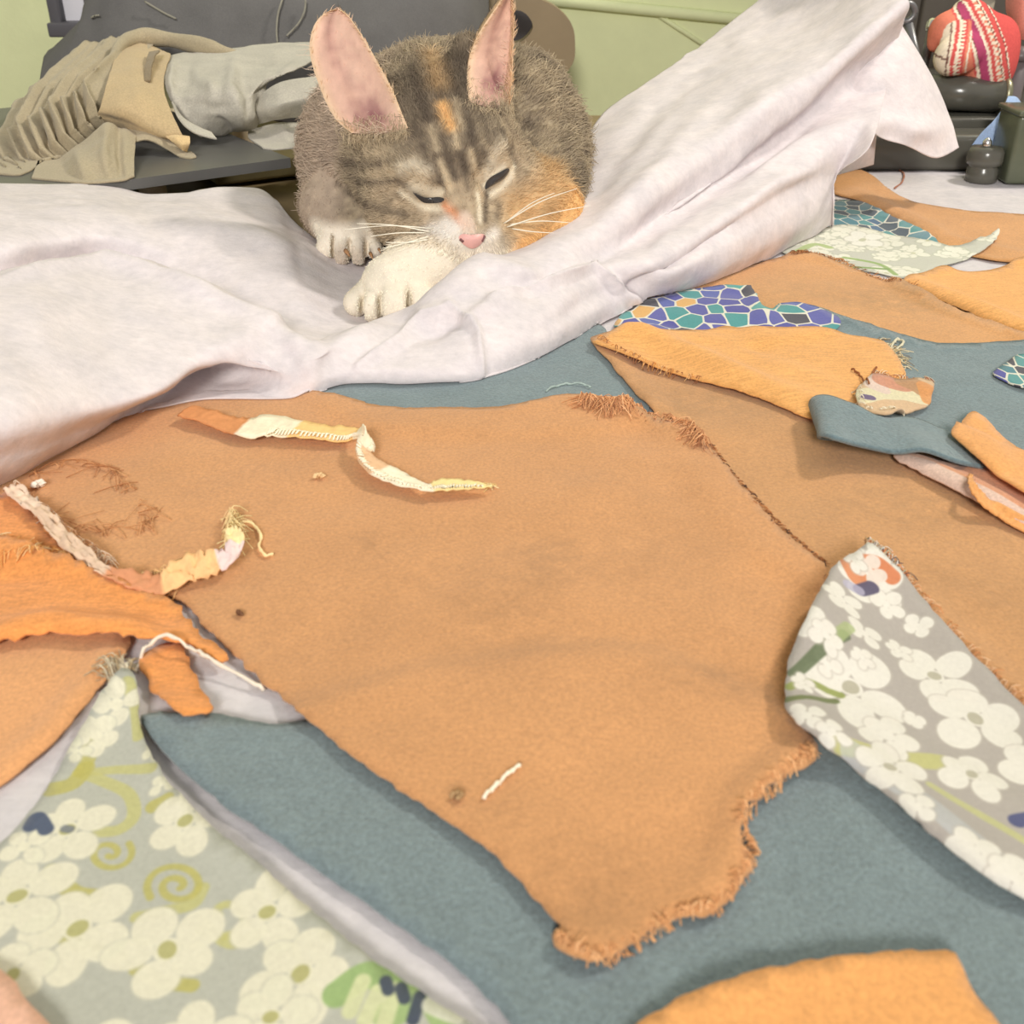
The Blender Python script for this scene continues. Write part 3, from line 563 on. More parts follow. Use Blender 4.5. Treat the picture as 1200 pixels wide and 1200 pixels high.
D_poly = [(-40, 600), (20, 552), (120, 500), (230, 462), (320, 458), (390, 461), (430, 472), (480, 478), (540, 477), (600, 474), (650, 463), (700, 463), (742, 474), (770, 488), (800, 496), (832, 522), (850, 545), (872, 572), (900, 603), (925, 628), (950, 648), (968, 663), (960, 700), (945, 740), (930, 790), (935, 838), (950, 862), (960, 880), (950, 893), (932, 899), (915, 912), (898, 925), (880, 940), (871, 955), (868, 972), (872, 988), (884, 1004), (880, 1020), (868, 1038), (845, 1062), (830, 1072), (812, 1073), (795, 1074), (775, 1084), (755, 1096), (730, 1112), (705, 1124), (690, 1124), (668, 1116), (648, 1104), (645, 1094), (656, 1082), (640, 1064), (615, 1036), (580, 1000), (530, 966), (480, 932), (430, 897), (390, 864), (350, 832), (320, 806), (290, 780), (265, 757), (240, 735), (212, 702), (150, 690), (60, 660), (-40, 640)]
D = scrap('brown_fabric_scrap', 'largest brown suede piece, spread across the middle with frayed edges', D_poly, BROWN, .0009, lines=[([(945, 878), (920, 900), (885, 935), (866, 960), (862, 990), (850, 1025), (815, 1058)], .004, .0038), ([(660, 1085), (690, 1112), (740, 1100)], .002, .005), ([(690, 478), (760, 492), (820, 525)], .003, .006), ([(560, 790), (660, 650), (700, 560)], .0013, .02), ([(720, 800), (820, 650), (840, 600)], .0010, .022), ([(560, 660), (650, 640), (760, 660)], -.0008, .02)], step=.0036, wav=.0007, jit=.0008)
strands('frayed_edge', D, [(680, 470), (720, 476), (745, 484), (775, 496), (800, 504), (825, 522)], 760, .0075, THREAD, 1.6, col=[(234, 176, 124), (216, 156, 108), (244, 190, 140), (186, 130, 92)], lift=.004, r=.0002)
strands('frayed_edge', D, [(832, 522), (872, 572), (925, 628), (968, 663)], 170, .0030, THREAD, col=BR + [(90, 70, 60)])
strands('frayed_edge', D, [(958, 885), (915, 912), (872, 955), (884, 1004), (845, 1062), (795, 1074), (705, 1124), (648, 1100)], 240, .0030, THREAD, 1.2, col=[(236, 178, 124), (220, 160, 108), (246, 194, 142)], r=.00016)
# orange pieces at the left
scrap('orange_fabric_scrap', 'small orange tab with ragged end below the left orange piece, on the fleece', [(165, 772), (185, 757), (210, 752), (222, 775), (232, 800), (246, 832), (225, 836), (203, 830), (180, 805)], ORANGE2, .0009, step=.003, jit=.001)
o1 = scrap('orange_fabric_scrap', 'orange triangle under the white sheet at the far left edge', [(-60, 600), (0, 580), (15, 571), (30, 585), (48, 612), (80, 645), (95, 660), (40, 655), (-60, 660)], ORANGE2, .0008, step=.004)
o2 = scrap('orange_fabric_scrap', 'bright orange piece with ragged edges at left, pointing at the big brown piece', [(-80, 640), (0, 628), (30, 634), (60, 645), (100, 662), (150, 682), (195, 702), (214, 714), (226, 735), (250, 752), (268, 770), (250, 775), (215, 752), (165, 745), (115, 741), (60, 740), (0, 750), (-80, 770)], ORANGE2, .0009, lines=[([(0, 632), (60, 650), (130, 678), (200, 706)], .003, .006), ([(0, 746), (60, 738), (120, 742), (180, 746)], .004, .005)], step=.003, jit=.001)
strands('frayed_edge', o2, [(0, 630), (60, 647), (130, 676), (205, 708)], 130, .004, THREAD, out=-1, col=ORG + [(250, 226, 180)])
strands('frayed_edge', o1, [(-40, 655), (20, 648), (60, 655)], 50, .004, THREAD, out=1, col=ORG)
# foreground pieces
LF = scrap('floral_fabric_scrap', 'largest floral piece at lower left, grey with cream flowers and olive swirls', [(141, 783), (150, 783), (157, 792), (161, 815), (164, 846), (172, 872), (186, 900), (205, 925), (232, 952), (265, 982), (300, 1010), (340, 1045), (380, 1078), (420, 1110), (460, 1140), (505, 1170), (545, 1196), (600, 1240), (620, 1330), (-120, 1330), (-100, 1050), (-40, 1010), (0, 988), (22, 965), (45, 938), (62, 910), (80, 880), (97, 848), (115, 818), (130, 795)], draw_near, .0006, lifts=[(146, 800, .004, .012)], lines=[([(175, 880), (230, 952), (340, 1045), (460, 1140)], .0015, .006)], step=.0032, wav=.0005)
strands('frayed_edge', LF, [(128, 800), (140, 784), (156, 786)], 70, .006, THREAD, 1.0, out=-1, col=[(236, 226, 200), (214, 190, 150), (190, 176, 150)], lift=.003)
P_poly = [(1018, 636), (1000, 648), (980, 660), (968, 680), (955, 702), (945, 724), (935, 745), (926, 770), (921, 797), (922, 832), (935, 846), (950, 858), (970, 876), (990, 890), (1015, 910), (1040, 930), (1065, 952), (1090, 975), (1115, 996), (1140, 1015), (1170, 1035), (1200, 1051), (1270, 1085), (1300, 920), (1250, 880), (1200, 828), (1170, 797), (1140, 766), (1115, 738), (1090, 710), (1075, 692), (1062, 676), (1040, 652)]
RF = scrap('floral_fabric_scrap', 'floral piece at right with raised left edge casting a shadow on the brown', P_poly, draw_right, .0006, lifts=[(1018, 640, .012, .030), (940, 770, .008, .024)], lines=[([(985, 660), (945, 730), (925, 790)], .006, .016), ([(930, 840), (1000, 895), (1090, 972), (1180, 1040)], .0035, .007)], step=.0030, wav=.0006)
strands('frayed_edge', RF, [(1016, 636), (1040, 652), (1064, 680)], 90, .0028, THREAD, 1.0, out=-1, col=[(236, 230, 220), (90, 84, 90), (226, 150, 100), (210, 200, 170)], lift=.002); strands('frayed_edge', RF, [(1064, 680), (1115, 738), (1200, 826)], 60, .003, THREAD, out=-1, col=[(232, 190, 150), (214, 150, 100)])
scrap('orange_fabric_scrap', 'orange suede piece with square corner at the bottom edge, on teal felt', [(700, 1245), (740, 1204), (775, 1182), (810, 1162), (860, 1144), (910, 1132), (960, 1124), (1010, 1118), (1060, 1114), (1108, 1113), (1119, 1117), (1130, 1138), (1145, 1165), (1170, 1200), (1200, 1270), (800, 1290)], ORANGE3, .0009, lines=[([(760, 1190), (900, 1134), (1100, 1114)], .003, .006)], step=.0032)
scrap('pink_fabric_scrap', 'pink cotton corner lying on the floral piece at the bottom left corner', [(-60, 1110), (0, 1138), (18, 1152), (34, 1172), (58, 1204), (80, 1260), (-80, 1280)], PINK, .0007, step=.004)

# stitched strips and threads
SCOL = [(.18, (216, 148, 98)), (.315, (246, 234, 206)), (.46, (244, 204, 138)), (.60, (244, 230, 200)), (.70, (230, 188, 148)), (.83, (248, 236, 210)), (1.0, (244, 220, 158))]
o, G = ribbon('overlocked_strip', 'cream and orange stitched selvedge strip with a twist, near the sheet hem', [(215, 481, 9, .010, .1), (240, 486, 11, .010, .1), (265, 495, 12, .009, .1), (287, 499, 14, .009, .0), (318, 499, 15, .009, 0), (345, 501, 14, .009, 0), (380, 506, 10, .009, 0), (412, 508, 8, .010, .4), (424, 506, 8, .016, 1.3), (432, 515, 9, .016, 2.2), (425, 530, 9, .011, 2.9), (440, 548, 12, .009, 3.1), (470, 563, 11, .008, 3.1), (500, 572, 5, .008, 3.1), (520, 569, 7, .009, 3.1), (548, 569, 5, .008, 3.1), (577, 571, 1, .007, 3.1)], TINT, SCOL, 130, 7, rough=.0006)
parts = []
for i in range(34, 126):
    a = G[i, 0] if i < 78 else G[i, 5]; b = G[i, 2] if i < 78 else G[i, 6]; c = G[min(i + 1, 129), 1]
    parts.append(tube([a + [0, 0, .0006], (a + b) / 2 + [0, 0, .0012], (b + c) / 2 + [0, 0, .0005]], .00045, 4))
v, f = join(parts); so = mesh_obj('stitching', v, f, THREAD, o, True, None, np.tile(lin((250, 240, 214)), (len(v), 1))); so['kind'] = 'stuff'
strands('frayed_edge', o, [(505, 571), (540, 569), (577, 571)], 60, .004, THREAD, 1.2, col=[(250, 230, 180), (244, 214, 150)])
SC2 = [(.14, (238, 214, 190)), (.42, (232, 202, 174)), (.58, (214, 150, 110)), (.78, (246, 196, 140)), (.90, (240, 214, 208)), (1, (250, 226, 170))]
o, G = ribbon('selvedge_strip', 'ragged whitish selvedge strip snaking over the orange and brown at left', [(13, 570, 9, .010, 0), (30, 585, 9, .010, 0), (50, 600, 8, .012, .3), (70, 625, 8, .012, .2), (95, 648, 8, .012, .3), (125, 668, 7, .011, .5), (160, 680, 10, .010, .3), (190, 680, 11, .010, .2), (220, 665, 12, .011, .3), (245, 660, 8, .012, .5), (268, 650, 9, .014, .3), (275, 632, 10, .016, .1), (272, 618, 6, .018, 0)], TINT, SC2, 100, 7, rough=.0014)
strands('frayed_edge', o, [(20, 572), (70, 618), (130, 664)], 90, .006, THREAD, 1.2, col=[(248, 226, 200), (226, 180, 140)], lift=.004); strands('frayed_edge', o, [(165, 685), (220, 668), (250, 660)], 160, .006, THREAD, 1.2, col=[(250, 214, 150), (246, 200, 140), (240, 190, 150)], lift=.004)
strands('frayed_edge', o, [(268, 640), (274, 622), (272, 610)], 90, .008, THREAD, 1.6, col=[(250, 228, 170), (246, 214, 160)], lift=.006)
def thread(label, pts, rgb, r=.00035, name='loose_thread', arch=0.0):
    pts = np.asarray(pts, float); q = crom(on_top(pts, HM), 40); n = len(q); s = np.linspace(0, 1, n)
    q[:, 2] = sample(HM, q[:, 0], q[:, 1]) + T0 + r + arch * np.sin(np.pi * s) + .0004 * (vnoise(np.stack([s * 18, s * 0], -1), 3) + 1)
    v, f = tube(q, r * (1 + .35 * vnoise(np.stack([s * 25, s * 0], -1), 8)), 6)
    return tag(mesh_obj(name, v, f, THREAD, None, True, None, np.tile(lin(rgb), (len(v), 1))), label, 'thread')
thread('short straight white thread lying on the big brown piece near its bottom', [(567, 938), (580, 924), (595, 911), (609, 900)], (250, 238, 214), .0005)
thread('white thread arching from the floral tip toward the big brown edge', [(160, 788), (172, 770), (192, 760), (215, 766), (240, 778), (270, 795), (310, 812)], (240, 226, 206), .0005, arch=.004)
thread('cream thread hooked off the frayed selvedge end, on brown', [(284, 614), (298, 618), (306, 630), (304, 644), (312, 654), (320, 652)], (250, 224, 170), .0005)
thread('rust thread curl at the left end of the far brown strip', [(1003, 197), (1030, 199), (1052, 200), (1059, 206), (1056, 216), (1048, 222)], (176, 120, 96), .0006)
thread('pale thread on teal, above the fringe of the big brown piece', [(640, 460), (660, 452), (680, 452), (692, 456)], (170, 186, 180), .0004)
thread('white thread stub on the far orange scrap corner', [(1044, 409), (1050, 400), (1058, 404), (1050, 412)], (214, 206, 180), .0006)
thread('dark brown thread lying across the edge of the light orange scrap', [(998, 434), (1008, 442), (1018, 452)], (150, 96, 60), .0004); thread('dark thread standing beside the stitched offcut', [(1027, 432), (1022, 440), (1016, 450)], (150, 96, 60), .0004)
thread('white snippet beside the thread tangle under the sheet', [(40, 574), (47, 570), (52, 572)], (250, 240, 225), .0011); thread('tiny cream lint knot on the big brown piece below the strip', [(369, 562), (374, 560), (380, 562)], (236, 200, 150), .0008); thread('small dark lint crumb on the big brown piece at left', [(279, 720), (282, 722), (284, 724)], (120, 84, 60), .0006)
thread('dark lint crumb near the white thread on the big brown piece', [(529, 937), (535, 933), (541, 936), (536, 940)], (176, 142, 102), .0006)
o = strands('thread_tangle', None, [(30, 560), (80, 545), (130, 555), (170, 600), (165, 620), (100, 620), (60, 605)], 70, .012, THREAD, 2.2, col=[(206, 148, 100), (186, 128, 86), (220, 166, 118)], r=.00016, lift=.002); tag(o, 'tangle of loose brown threads on the big brown piece under the sheet edge', 'threads')

# ---------------------------------------------------------------- the white sheet, rumpled, rising at right
ST = [
 [(-110, 625, 4), (-110, 570, 24), (-110, 480, 42), (-110, 352, 50), (-110, 358, 28), (-110, 300, 42), (-110, 250, 46), (-110, 210, 40)],
 [(0, 570, 4), (0, 540, 19), (0, 470, 37), (0, 325, 46), (0, 331, 26), (0, 288, 40), (0, 248, 44), (0, 214, 40)],
 [(68, 532, 4), (67, 518, 14), (63, 462, 31), (62, 313, 43), (62, 319, 22), (60, 280, 37), (60, 245, 42), (60, 215, 37)],
 [(138, 494, 3), (136, 486, 8), (131, 458, 24), (125, 307, 38), (125, 313, 19), (122, 275, 34), (120, 245, 39), (120, 217, 34)],
 [(190, 480, 3), (190, 460, 6), (189, 449, 21), (182, 322, 35), (184, 328, 17), (180, 285, 29), (178, 252, 34), (175, 226, 28)],
 [(237, 471, 3), (240, 428, 7), (241, 424, 20), (238, 345, 31), (242, 350, 14), (236, 298, 24), (235, 255, 33), (235, 222, 30)],
 [(320, 470, 3), (322, 447, 9), (322, 428, 15), (318, 384, 22), (325, 387, 10), (325, 325, 20), (320, 272, 26), (305, 222, 24)],
 [(368, 464, 3), (366, 446, 9), (362, 430, 13), (360, 410, 17), (366, 408, 9), (362, 345, 15), (352, 292, 18), (345, 258, 17)],
 [(410, 451, 3), (408, 437, 9), (400, 421, 12), (398, 405, 13), (405, 390, 8), (405, 345, 9), (400, 318, 8), (395, 295, 6)],
 [(490, 450, 3), (485, 432, 10), (482, 408, 13), (478, 393, 12), (472, 380, 7), (465, 350, 5), (455, 320, 5), (445, 290, 4)],
 [(567, 448, 3), (562, 420, 12), (556, 382, 20), (552, 350, 26), (566, 312, 31), (570, 306, 22), (580, 298, 12), (590, 285, 6)],
 [(650, 413, 3), (652, 385, 14), (652, 352, 22), (650, 328, 26), (646, 305, 31), (638, 285, 33), (636, 270, 28), (640, 255, 14)],
 [(747, 358, 3), (740, 345, 10), (722, 330, 18), (697, 313, 25), (712, 298, 26), (705, 265, 36), (688, 225, 42), (662, 185, 36)],
 [(805, 343, 3), (802, 330, 12), (792, 312, 22), (780, 291, 28), (772, 258, 31), (765, 225, 46), (745, 175, 56), (715, 127, 56)],
 [(880, 313, 3), (882, 295, 14), (880, 268, 26), (868, 240, 38), (862, 200, 43), (850, 160, 62), (815, 105, 72), (775, 85, 72)],
 [(950, 279, 3), (952, 255, 18), (950, 225, 32), (945, 190, 48), (928, 150, 59), (905, 110, 80), (870, 68, 86), (835, 42, 88)],
 [(974, 268, 3), (975, 240, 20), (977, 207, 36), (1006, 148, 62), (998, 104, 76), (985, 58, 100), (940, 25, 104), (892, -2, 112)],
 [(975, 266, 5), (978, 238, 22), (981, 203, 38), (1022, 165, 58), (1046, 66, 90), (1062, 0, 125), (1015, -40, 139), (960, -60, 147)]]
A = np.array(ST, float); G = U(A[..., 0], A[..., 1], A[..., 2] / 1000)
NU, NV = 440, 180
G = crom(crom(G, NU).swapaxes(0, 1), NV).swapaxes(0, 1)
mm = .001
R_ = [([(1062, 2), (1000, 57), (937, 117), (850, 195), (770, 262)], 3 * mm, 9), ([(1010, 75), (945, 140), (862, 214), (790, 272)], -3 * mm, 10), ([(360, 428), (430, 402), (500, 372), (535, 340), (566, 309)], 5 * mm, 11), ([(420, 430), (470, 405), (505, 380), (532, 362)], 4 * mm, 9, 1), ([(532, 362), (552, 378), (560, 390), (566, 440)], 2.6 * mm, 9, 1), ([(566, 309), (600, 318), (636, 330)], 2.5 * mm, 10),
      ([(545, 375), (575, 358), (610, 352)], 2.0 * mm, 8), ([(575, 350), (640, 335), (697, 312)], 4 * mm, 10, 1), ([(697, 312), (715, 325), (735, 345), (748, 356)], 3 * mm, 9, 1), ([(600, 340), (625, 335), (650, 322)], -2.5 * mm, 9), ([(500, 395), (525, 378), (545, 372)], -2.5 * mm, 9), ([(640, 385), (690, 350), (720, 335)], -1.5 * mm, 12),
      ([(735, 340), (760, 325), (800, 300), (860, 262)], -4 * mm, 8), ([(700, 270), (760, 215), (800, 165), (860, 100)], 2.2 * mm, 14), ([(660, 290), (720, 262), (775, 215), (840, 165), (920, 110)], 2.5 * mm, 18), ([(690, 230), (720, 185), (770, 125), (850, 60)], -2.5 * mm, 14), ([(770, 290), (850, 225), (930, 175), (1000, 142)], 3 * mm, 9), ([(830, 285), (900, 240), (960, 205)], -2 * mm, 12), ([(880, 235), (910, 215), (950, 200)], 1.8 * mm, 7),
      ([(120, 300), (190, 325), (260, 350), (340, 395), (372, 415)], 1.9 * mm, 11), ([(-60, 345), (0, 328), (60, 314), (122, 306), (182, 322), (240, 346), (320, 384)], 2.6 * mm, 9, 1), ([(250, 440), (290, 432), (330, 440)], -2.5 * mm, 14), ([(245, 424), (290, 400), (330, 380), (370, 402)], 1.1 * mm, 12), ([(370, 410), (367, 440), (362, 462)], .6 * mm, 8), ([(240, 262), (300, 275), (345, 290), (372, 300)], 1.6 * mm, 12), ([(150, 235), (220, 228), (290, 245), (350, 282)], -1.5 * mm, 10), ([(330, 405), (370, 402), (430, 400)], 1.6 * mm, 9), ([(400, 445), (480, 442), (560, 440)], 1.5 * mm, 9), ([(190, 250), (250, 300), (300, 350)], 1.4 * mm, 20), ([(30, 340), (60, 420), (120, 450)], 1.2 * mm, 22), ([(230, 420), (280, 390), (330, 372)], 1.3 * mm, 16)]
G = ridged(G, [(r[0], r[1] * 1.5, *r[2:]) for r in R_])
N = grid_normals(G); G = G + N * (.0011 * vnoise(G * 45, 3) + .0005 * vnoise(G * 110, 9))[..., None]
G[..., 2] = np.maximum(G[..., 2], sample(HM, G[..., 0], G[..., 1]) + T0 + .0009)
v1 = shell(G, .0006)
FS = [[(960, 92, .722), (985, 112, .715), (1002, 134, .695), (1008, 147, .668)], [(988, 66, .730), (1020, 95, .712), (1035, 130, .70), (1030, 161, .685)], [(1010, 44, .742), (1050, 80, .722), (1070, 130, .708), (1068, 174, .695)], [(1030, 25, .752), (1068, 66, .735), (1092, 120, .722), (1098, 185, .705)], [(1046, 12, .75), (1084, 74, .75), (1106, 118, .742), (1124, 173, .73)]]
A = np.array(FS); G2 = P(A[..., 0], A[..., 1], A[..., 2]); G2 = crom(crom(G2, 70).swapaxes(0, 1), 60).swapaxes(0, 1)
G2 = ridged(G2, [([(1007, 146), (1040, 145), (1090, 160)], 4 * mm, 12), ([(960, 140), (1010, 110), (1040, 70)], 4 * mm, 18), ([(1050, 170), (1080, 150), (1110, 150)], 2 * mm, 12)])
# a turned-under edge behind the flap
G3 = U(np.array([[978, 1000, 1024], [977, 1002, 1026], [985, 1010, 1028]], float), np.array([[206, 200, 193], [190, 182, 172], [172, 160, 150]], float), np.array([[30, 28, 27], [40, 40, 40], [49, 49, 47]]) / 1000.)
G3 = crom(crom(G3, 20).swapaxes(0, 1), 20).swapaxes(0, 1)
vs, fs = join([v1, shell(G2, .0006), shell(G3, .0006)])
sheet = mesh_obj('white_sheet', vs, fs, SHEET); tag(sheet, 'white nonwoven sheet rumpled under the cat, rising in folds at right', 'fabric sheet')
SHG = G

# ---------------------------------------------------------------- the cat
def surface_nets(Fv, org, h):
    nx, ny, nz = Fv.shape; neg = Fv < 0
    cnt = np.zeros((nx - 1, ny - 1, nz - 1)); acc = np.zeros((nx - 1, ny - 1, nz - 1, 3)); sl = lambda o, n: slice(o, n - 1 + o)
    for ax in range(3):
        for o1 in (0, 1):
            for o2 in (0, 1):
                o = [0, 0, 0]; oth = [k for k in range(3) if k != ax]; o[oth[0]] = o1; o[oth[1]] = o2; e = list(o); e[ax] = 1
                A_ = Fv[sl(o[0], nx), sl(o[1], ny), sl(o[2], nz)]; B_ = Fv[sl(e[0], nx), sl(e[1], ny), sl(e[2], nz)]
                m = (A_ < 0) != (B_ < 0); t = np.where(m, A_ / np.where(m, A_ - B_, 1), 0)
                cnt += m
                for k in range(3): acc[..., k] += m * (t if k == ax else o[k])
    act = cnt > 0; idx = np.full(act.shape, -1); idx[act] = np.arange(act.sum())
    I = np.argwhere(act); V = (I + acc[act] / cnt[act][:, None]) * h + org; Fc = []
    for ax in range(3):
        o1, o2 = [k for k in range(3) if k != ax]
        s0 = [slice(None)] * 3; s1 = [slice(None)] * 3; s0[ax] = slice(0, -1); s1[ax] = slice(1, None)
        a0 = neg[tuple(s0)]; a1 = neg[tuple(s1)]; E_ = np.argwhere(a0 != a1); E_ = E_[(E_[:, o1] > 0) & (E_[:, o2] > 0) & (E_[:, o1] < Fv.shape[o1] - 1) & (E_[:, o2] < Fv.shape[o2] - 1)]
        d1 = np.zeros(3, int); d1[o1] = 1; d2 = np.zeros(3, int); d2[o2] = 1
        g = lambda q: idx[q[:, 0], q[:, 1], q[:, 2]]
        Q = np.stack([g(E_ - d1 - d2), g(E_ - d2), g(E_), g(E_ - d1)], -1)
        fl = a0[tuple(E_.T)]; fl = ~fl if ax != 1 else fl
        Q[fl] = Q[fl][:, ::-1]; Fc.append(Q)
    Fc = np.concatenate(Fc); return V, Fc[(Fc >= 0).all(1)]
class Field:
    def __init__(s, lo, hi, h):
        s.lo = np.array(lo, float); s.h = h; s.n = np.ceil((np.array(hi) - s.lo) / h).astype(int) + 1
        s.F = np.full(s.n, .05)
    def pts(s, lo, hi):
        a = np.clip(np.floor((np.array(lo) - s.lo) / s.h).astype(int), 0, s.n - 1); b = np.clip(np.ceil((np.array(hi) - s.lo) / s.h).astype(int) + 1, 1, s.n)
        sl = tuple(slice(i, j) for i, j in zip(a, b)); g = np.meshgrid(*[s.lo[k] + s.h * np.arange(a[k], b[k]) for k in range(3)], indexing='ij'); return sl, np.stack(g, -1)
    def add(s, d, sl, k, sub=False):
        A_ = s.F[sl]
        if sub: d = -d; hh = np.maximum(k - np.abs(A_ - d), 0) / k; s.F[sl] = np.maximum(A_, d) + hh * hh * k / 4
        else: hh = np.maximum(k - np.abs(A_ - d), 0) / k; s.F[sl] = np.minimum(A_, d) - hh * hh * k / 4
    def ell(s, c, r, k=.01, M=None, sub=False):      # ellipsoid; M: local axes (rows) in the room
        c = np.array(c, float); r = np.array(r, float); R_ = r.max() + .03; sl, p = s.pts(c - R_, c + R_); q = p - c
        if M is not None: q = q @ np.asarray(M).T
        k0 = np.linalg.norm(q / r, axis=-1); k1 = np.maximum(np.linalg.norm(q / r ** 2, axis=-1), 1e-9); s.add(k0 * (k0 - 1) / k1, sl, k, sub)
    def cap(s, a, b, ra, rb, k=.01):
        a, b = np.array(a, float), np.array(b, float); R_ = max(ra, rb) + .025; sl, p = s.pts(np.minimum(a, b) - R_, np.maximum(a, b) + R_)
        ab = b - a; t = np.clip(((p - a) @ ab) / (ab @ ab), 0, 1); s.add(np.linalg.norm(p - a - t[..., None] * ab, axis=-1) - (ra + (rb - ra) * t), sl, k)
def smooth_mesh(V, Fc, it=2):
    e = np.concatenate([Fc[:, [0, 1]], Fc[:, [1, 2]], Fc[:, [2, 3]], Fc[:, [3, 0]]]); e = np.concatenate([e, e[:, ::-1]])
    for _ in range(it):
        S_ = np.zeros_like(V); np.add.at(S_, e[:, 0], V[e[:, 1]]); c = np.bincount(e[:, 0], minlength=len(V))[:, None]; V = .5 * V + .5 * S_ / np.maximum(c, 1)
    return V
def rot3(a, b, c):
    ca, sa, cb, sb, cc, sc_ = math.cos(a), math.sin(a), math.cos(b), math.sin(b), math.cos(c), math.sin(c)
    return np.array([[ca, -sa, 0], [sa, ca, 0], [0, 0, 1]]) @ np.array([[1, 0, 0], [0, cb, -sb], [0, sb, cb]]) @ np.array([[cc, 0, sc_], [0, 1, 0], [-sc_, 0, cc]])
HR = rot3(.278, .227, -.235) @ np.diag([1., -1., 1.]); HS = .9; HC = np.array([-.0355, .566, T0 + .0625])   # head: x to our right, y out of the face, z up
hw = lambda *p: HR @ np.array(p) * HS + HC
hl = lambda p: (np.asarray(p) - HC) @ HR / HS
HM3 = HR.T
CZ = T0
fd = Field((-.140, .455, T0 + .002), (.062, .872, T0 + .125), .0015)
def he(c, r, k=.010, sub=False): fd.ell(hw(*c), np.array(r) * HS, k, HM3, sub)
# trunk
fd.ell((-.042, .735, CZ + .048), (.078, .130, .052), .02); fd.ell((-.044, .655, CZ + .050), (.074, .070, .044), .025)
fd.ell((.008, .665, CZ + .056), (.030, .062, .046), .02); fd.ell((-.092, .655, CZ + .050), (.028, .052, .040), .02)
fd.ell((-.040, .605, CZ + .040), (.050, .045, .036), .02)
# neck
fd.cap((-.042, .640, CZ + .062), hw(0, -.02, 0), .046, .036, .02)
# head
he((0, -.002, .006), (.043, .046, .040)); he((-.027, .016, -.013), (.024, .028, .022), .012); he((.027, .016, -.013), (.024, .028, .022), .012)
he((-.002, .040, -.014), (.017, .020, .014), .012); he((-.011, .050, -.019), (.012, .012, .010), .005); he((.007, .050, -.019), (.012, .012, .010), .005); he((-.002, .042, -.030), (.011, .013, .008), .006)
fd.cap(hw(-.003, .060, -.009), hw(0, .032, .014), .0065, .012, .008); he((-.003, .063, -.013), (.006, .005, .005), .004)
he((-.019, .032, .018), (.014, .012, .009), .008); he((.019, .032, .018), (.014, .012, .009), .008)
he((-.020, .047, .0075), (.0125, .006, .0042), .003, True); he((.020, .046, .008), (.0125, .006, .0048), .003, True)
he((-.020, .036, .007), (.0115, .0085, .007), .004); he((.020, .036, .0075), (.0115, .0085, .007), .004)
fd.cap(hw(-.026, -.024, .022), hw(-.034, -.030, .040), .016, .009, .012); fd.cap(hw(.024, -.024, .022), hw(.032, -.032, .042), .016, .008, .012)
# near fore leg, lying across in front of the chest
EL, WR = np.array([.014, .560, CZ + .030]), np.array([-.044, .512, CZ + .0225])
fd.cap((.014, .640, CZ + .055), EL, .030, .0225, .012); fd.cap(EL, WR, .0215, .0150, .010); fd.cap(WR, (-.057, .496, CZ + .019), .0150, .0150, .008)
TOES = [(-.0738, .4890, .0125, .0066), (-.0660, .4815, .0130, .0072), (-.0545, .4795, .0145, .0092), (-.0428, .4865, .0135, .0082)]
for x, y, z, r in TOES: fd.cap((x * .6 - .057 * .4, y + .010, CZ + z + .004), (x, y, CZ + z), r, r, .0018)
# far fore leg with the small paw showing
fd.cap((-.094, .645, CZ + .048), (-.098, .605, CZ + .028), .026, .017, .012); fd.cap((-.102, .605, CZ + .028), (-.092, .582, CZ + .020), .017, .0135, .008)
TOES2 = [(-.1005, .5760, .0140, .0066), (-.0918, .5690, .0140, .0074), (-.0832, .5690, .0135, .0070), (-.0758, .5765, .0130, .0056)]
for x, y, z, r in TOES2: fd.cap((x * .6 - .090 * .4, y + .010, CZ + z + .003), (x, y, CZ + z), r, r, .0018)
for TT in (TOES, TOES2):
    for (xa, ya, za, ra), (xb, yb, zb_, rb) in zip(TT[:-1], TT[1:]):
        gx_ = (xa + ra * 1.0 + xb - rb * 1.0) / 2; fd.ell((gx_, (ya + yb) / 2 - .004, CZ + .014), (.0013, .0085, .0095), .0012, None, True)
CV, CF = surface_nets(fd.F, fd.lo, fd.h); CV = smooth_mesh(CV, CF, 3)
bvh = BVHTree.FromPolygons([tuple(v) for v in CV], [tuple(int(i) for i in f) for f in CF])
def hit(px, py):
    d = Vector(ray(px, py)).normalized(); r = bvh.ray_cast(Vector((0, 0, T0 + CH)), d); return r
def on_cat(poly):
    out = []
    for a, b in zip(poly[:-1], poly[1:]):
        for t in np.linspace(0, 1, 6)[:-1]: out.append((a[0] + (b[0] - a[0]) * t, a[1] + (b[1] - a[1]) * t))
    out.append(poly[-1]); q = [hit(*p) for p in out]; return np.array([h[0][:] for h in q if h[0] is not None and h[0].y < .75])
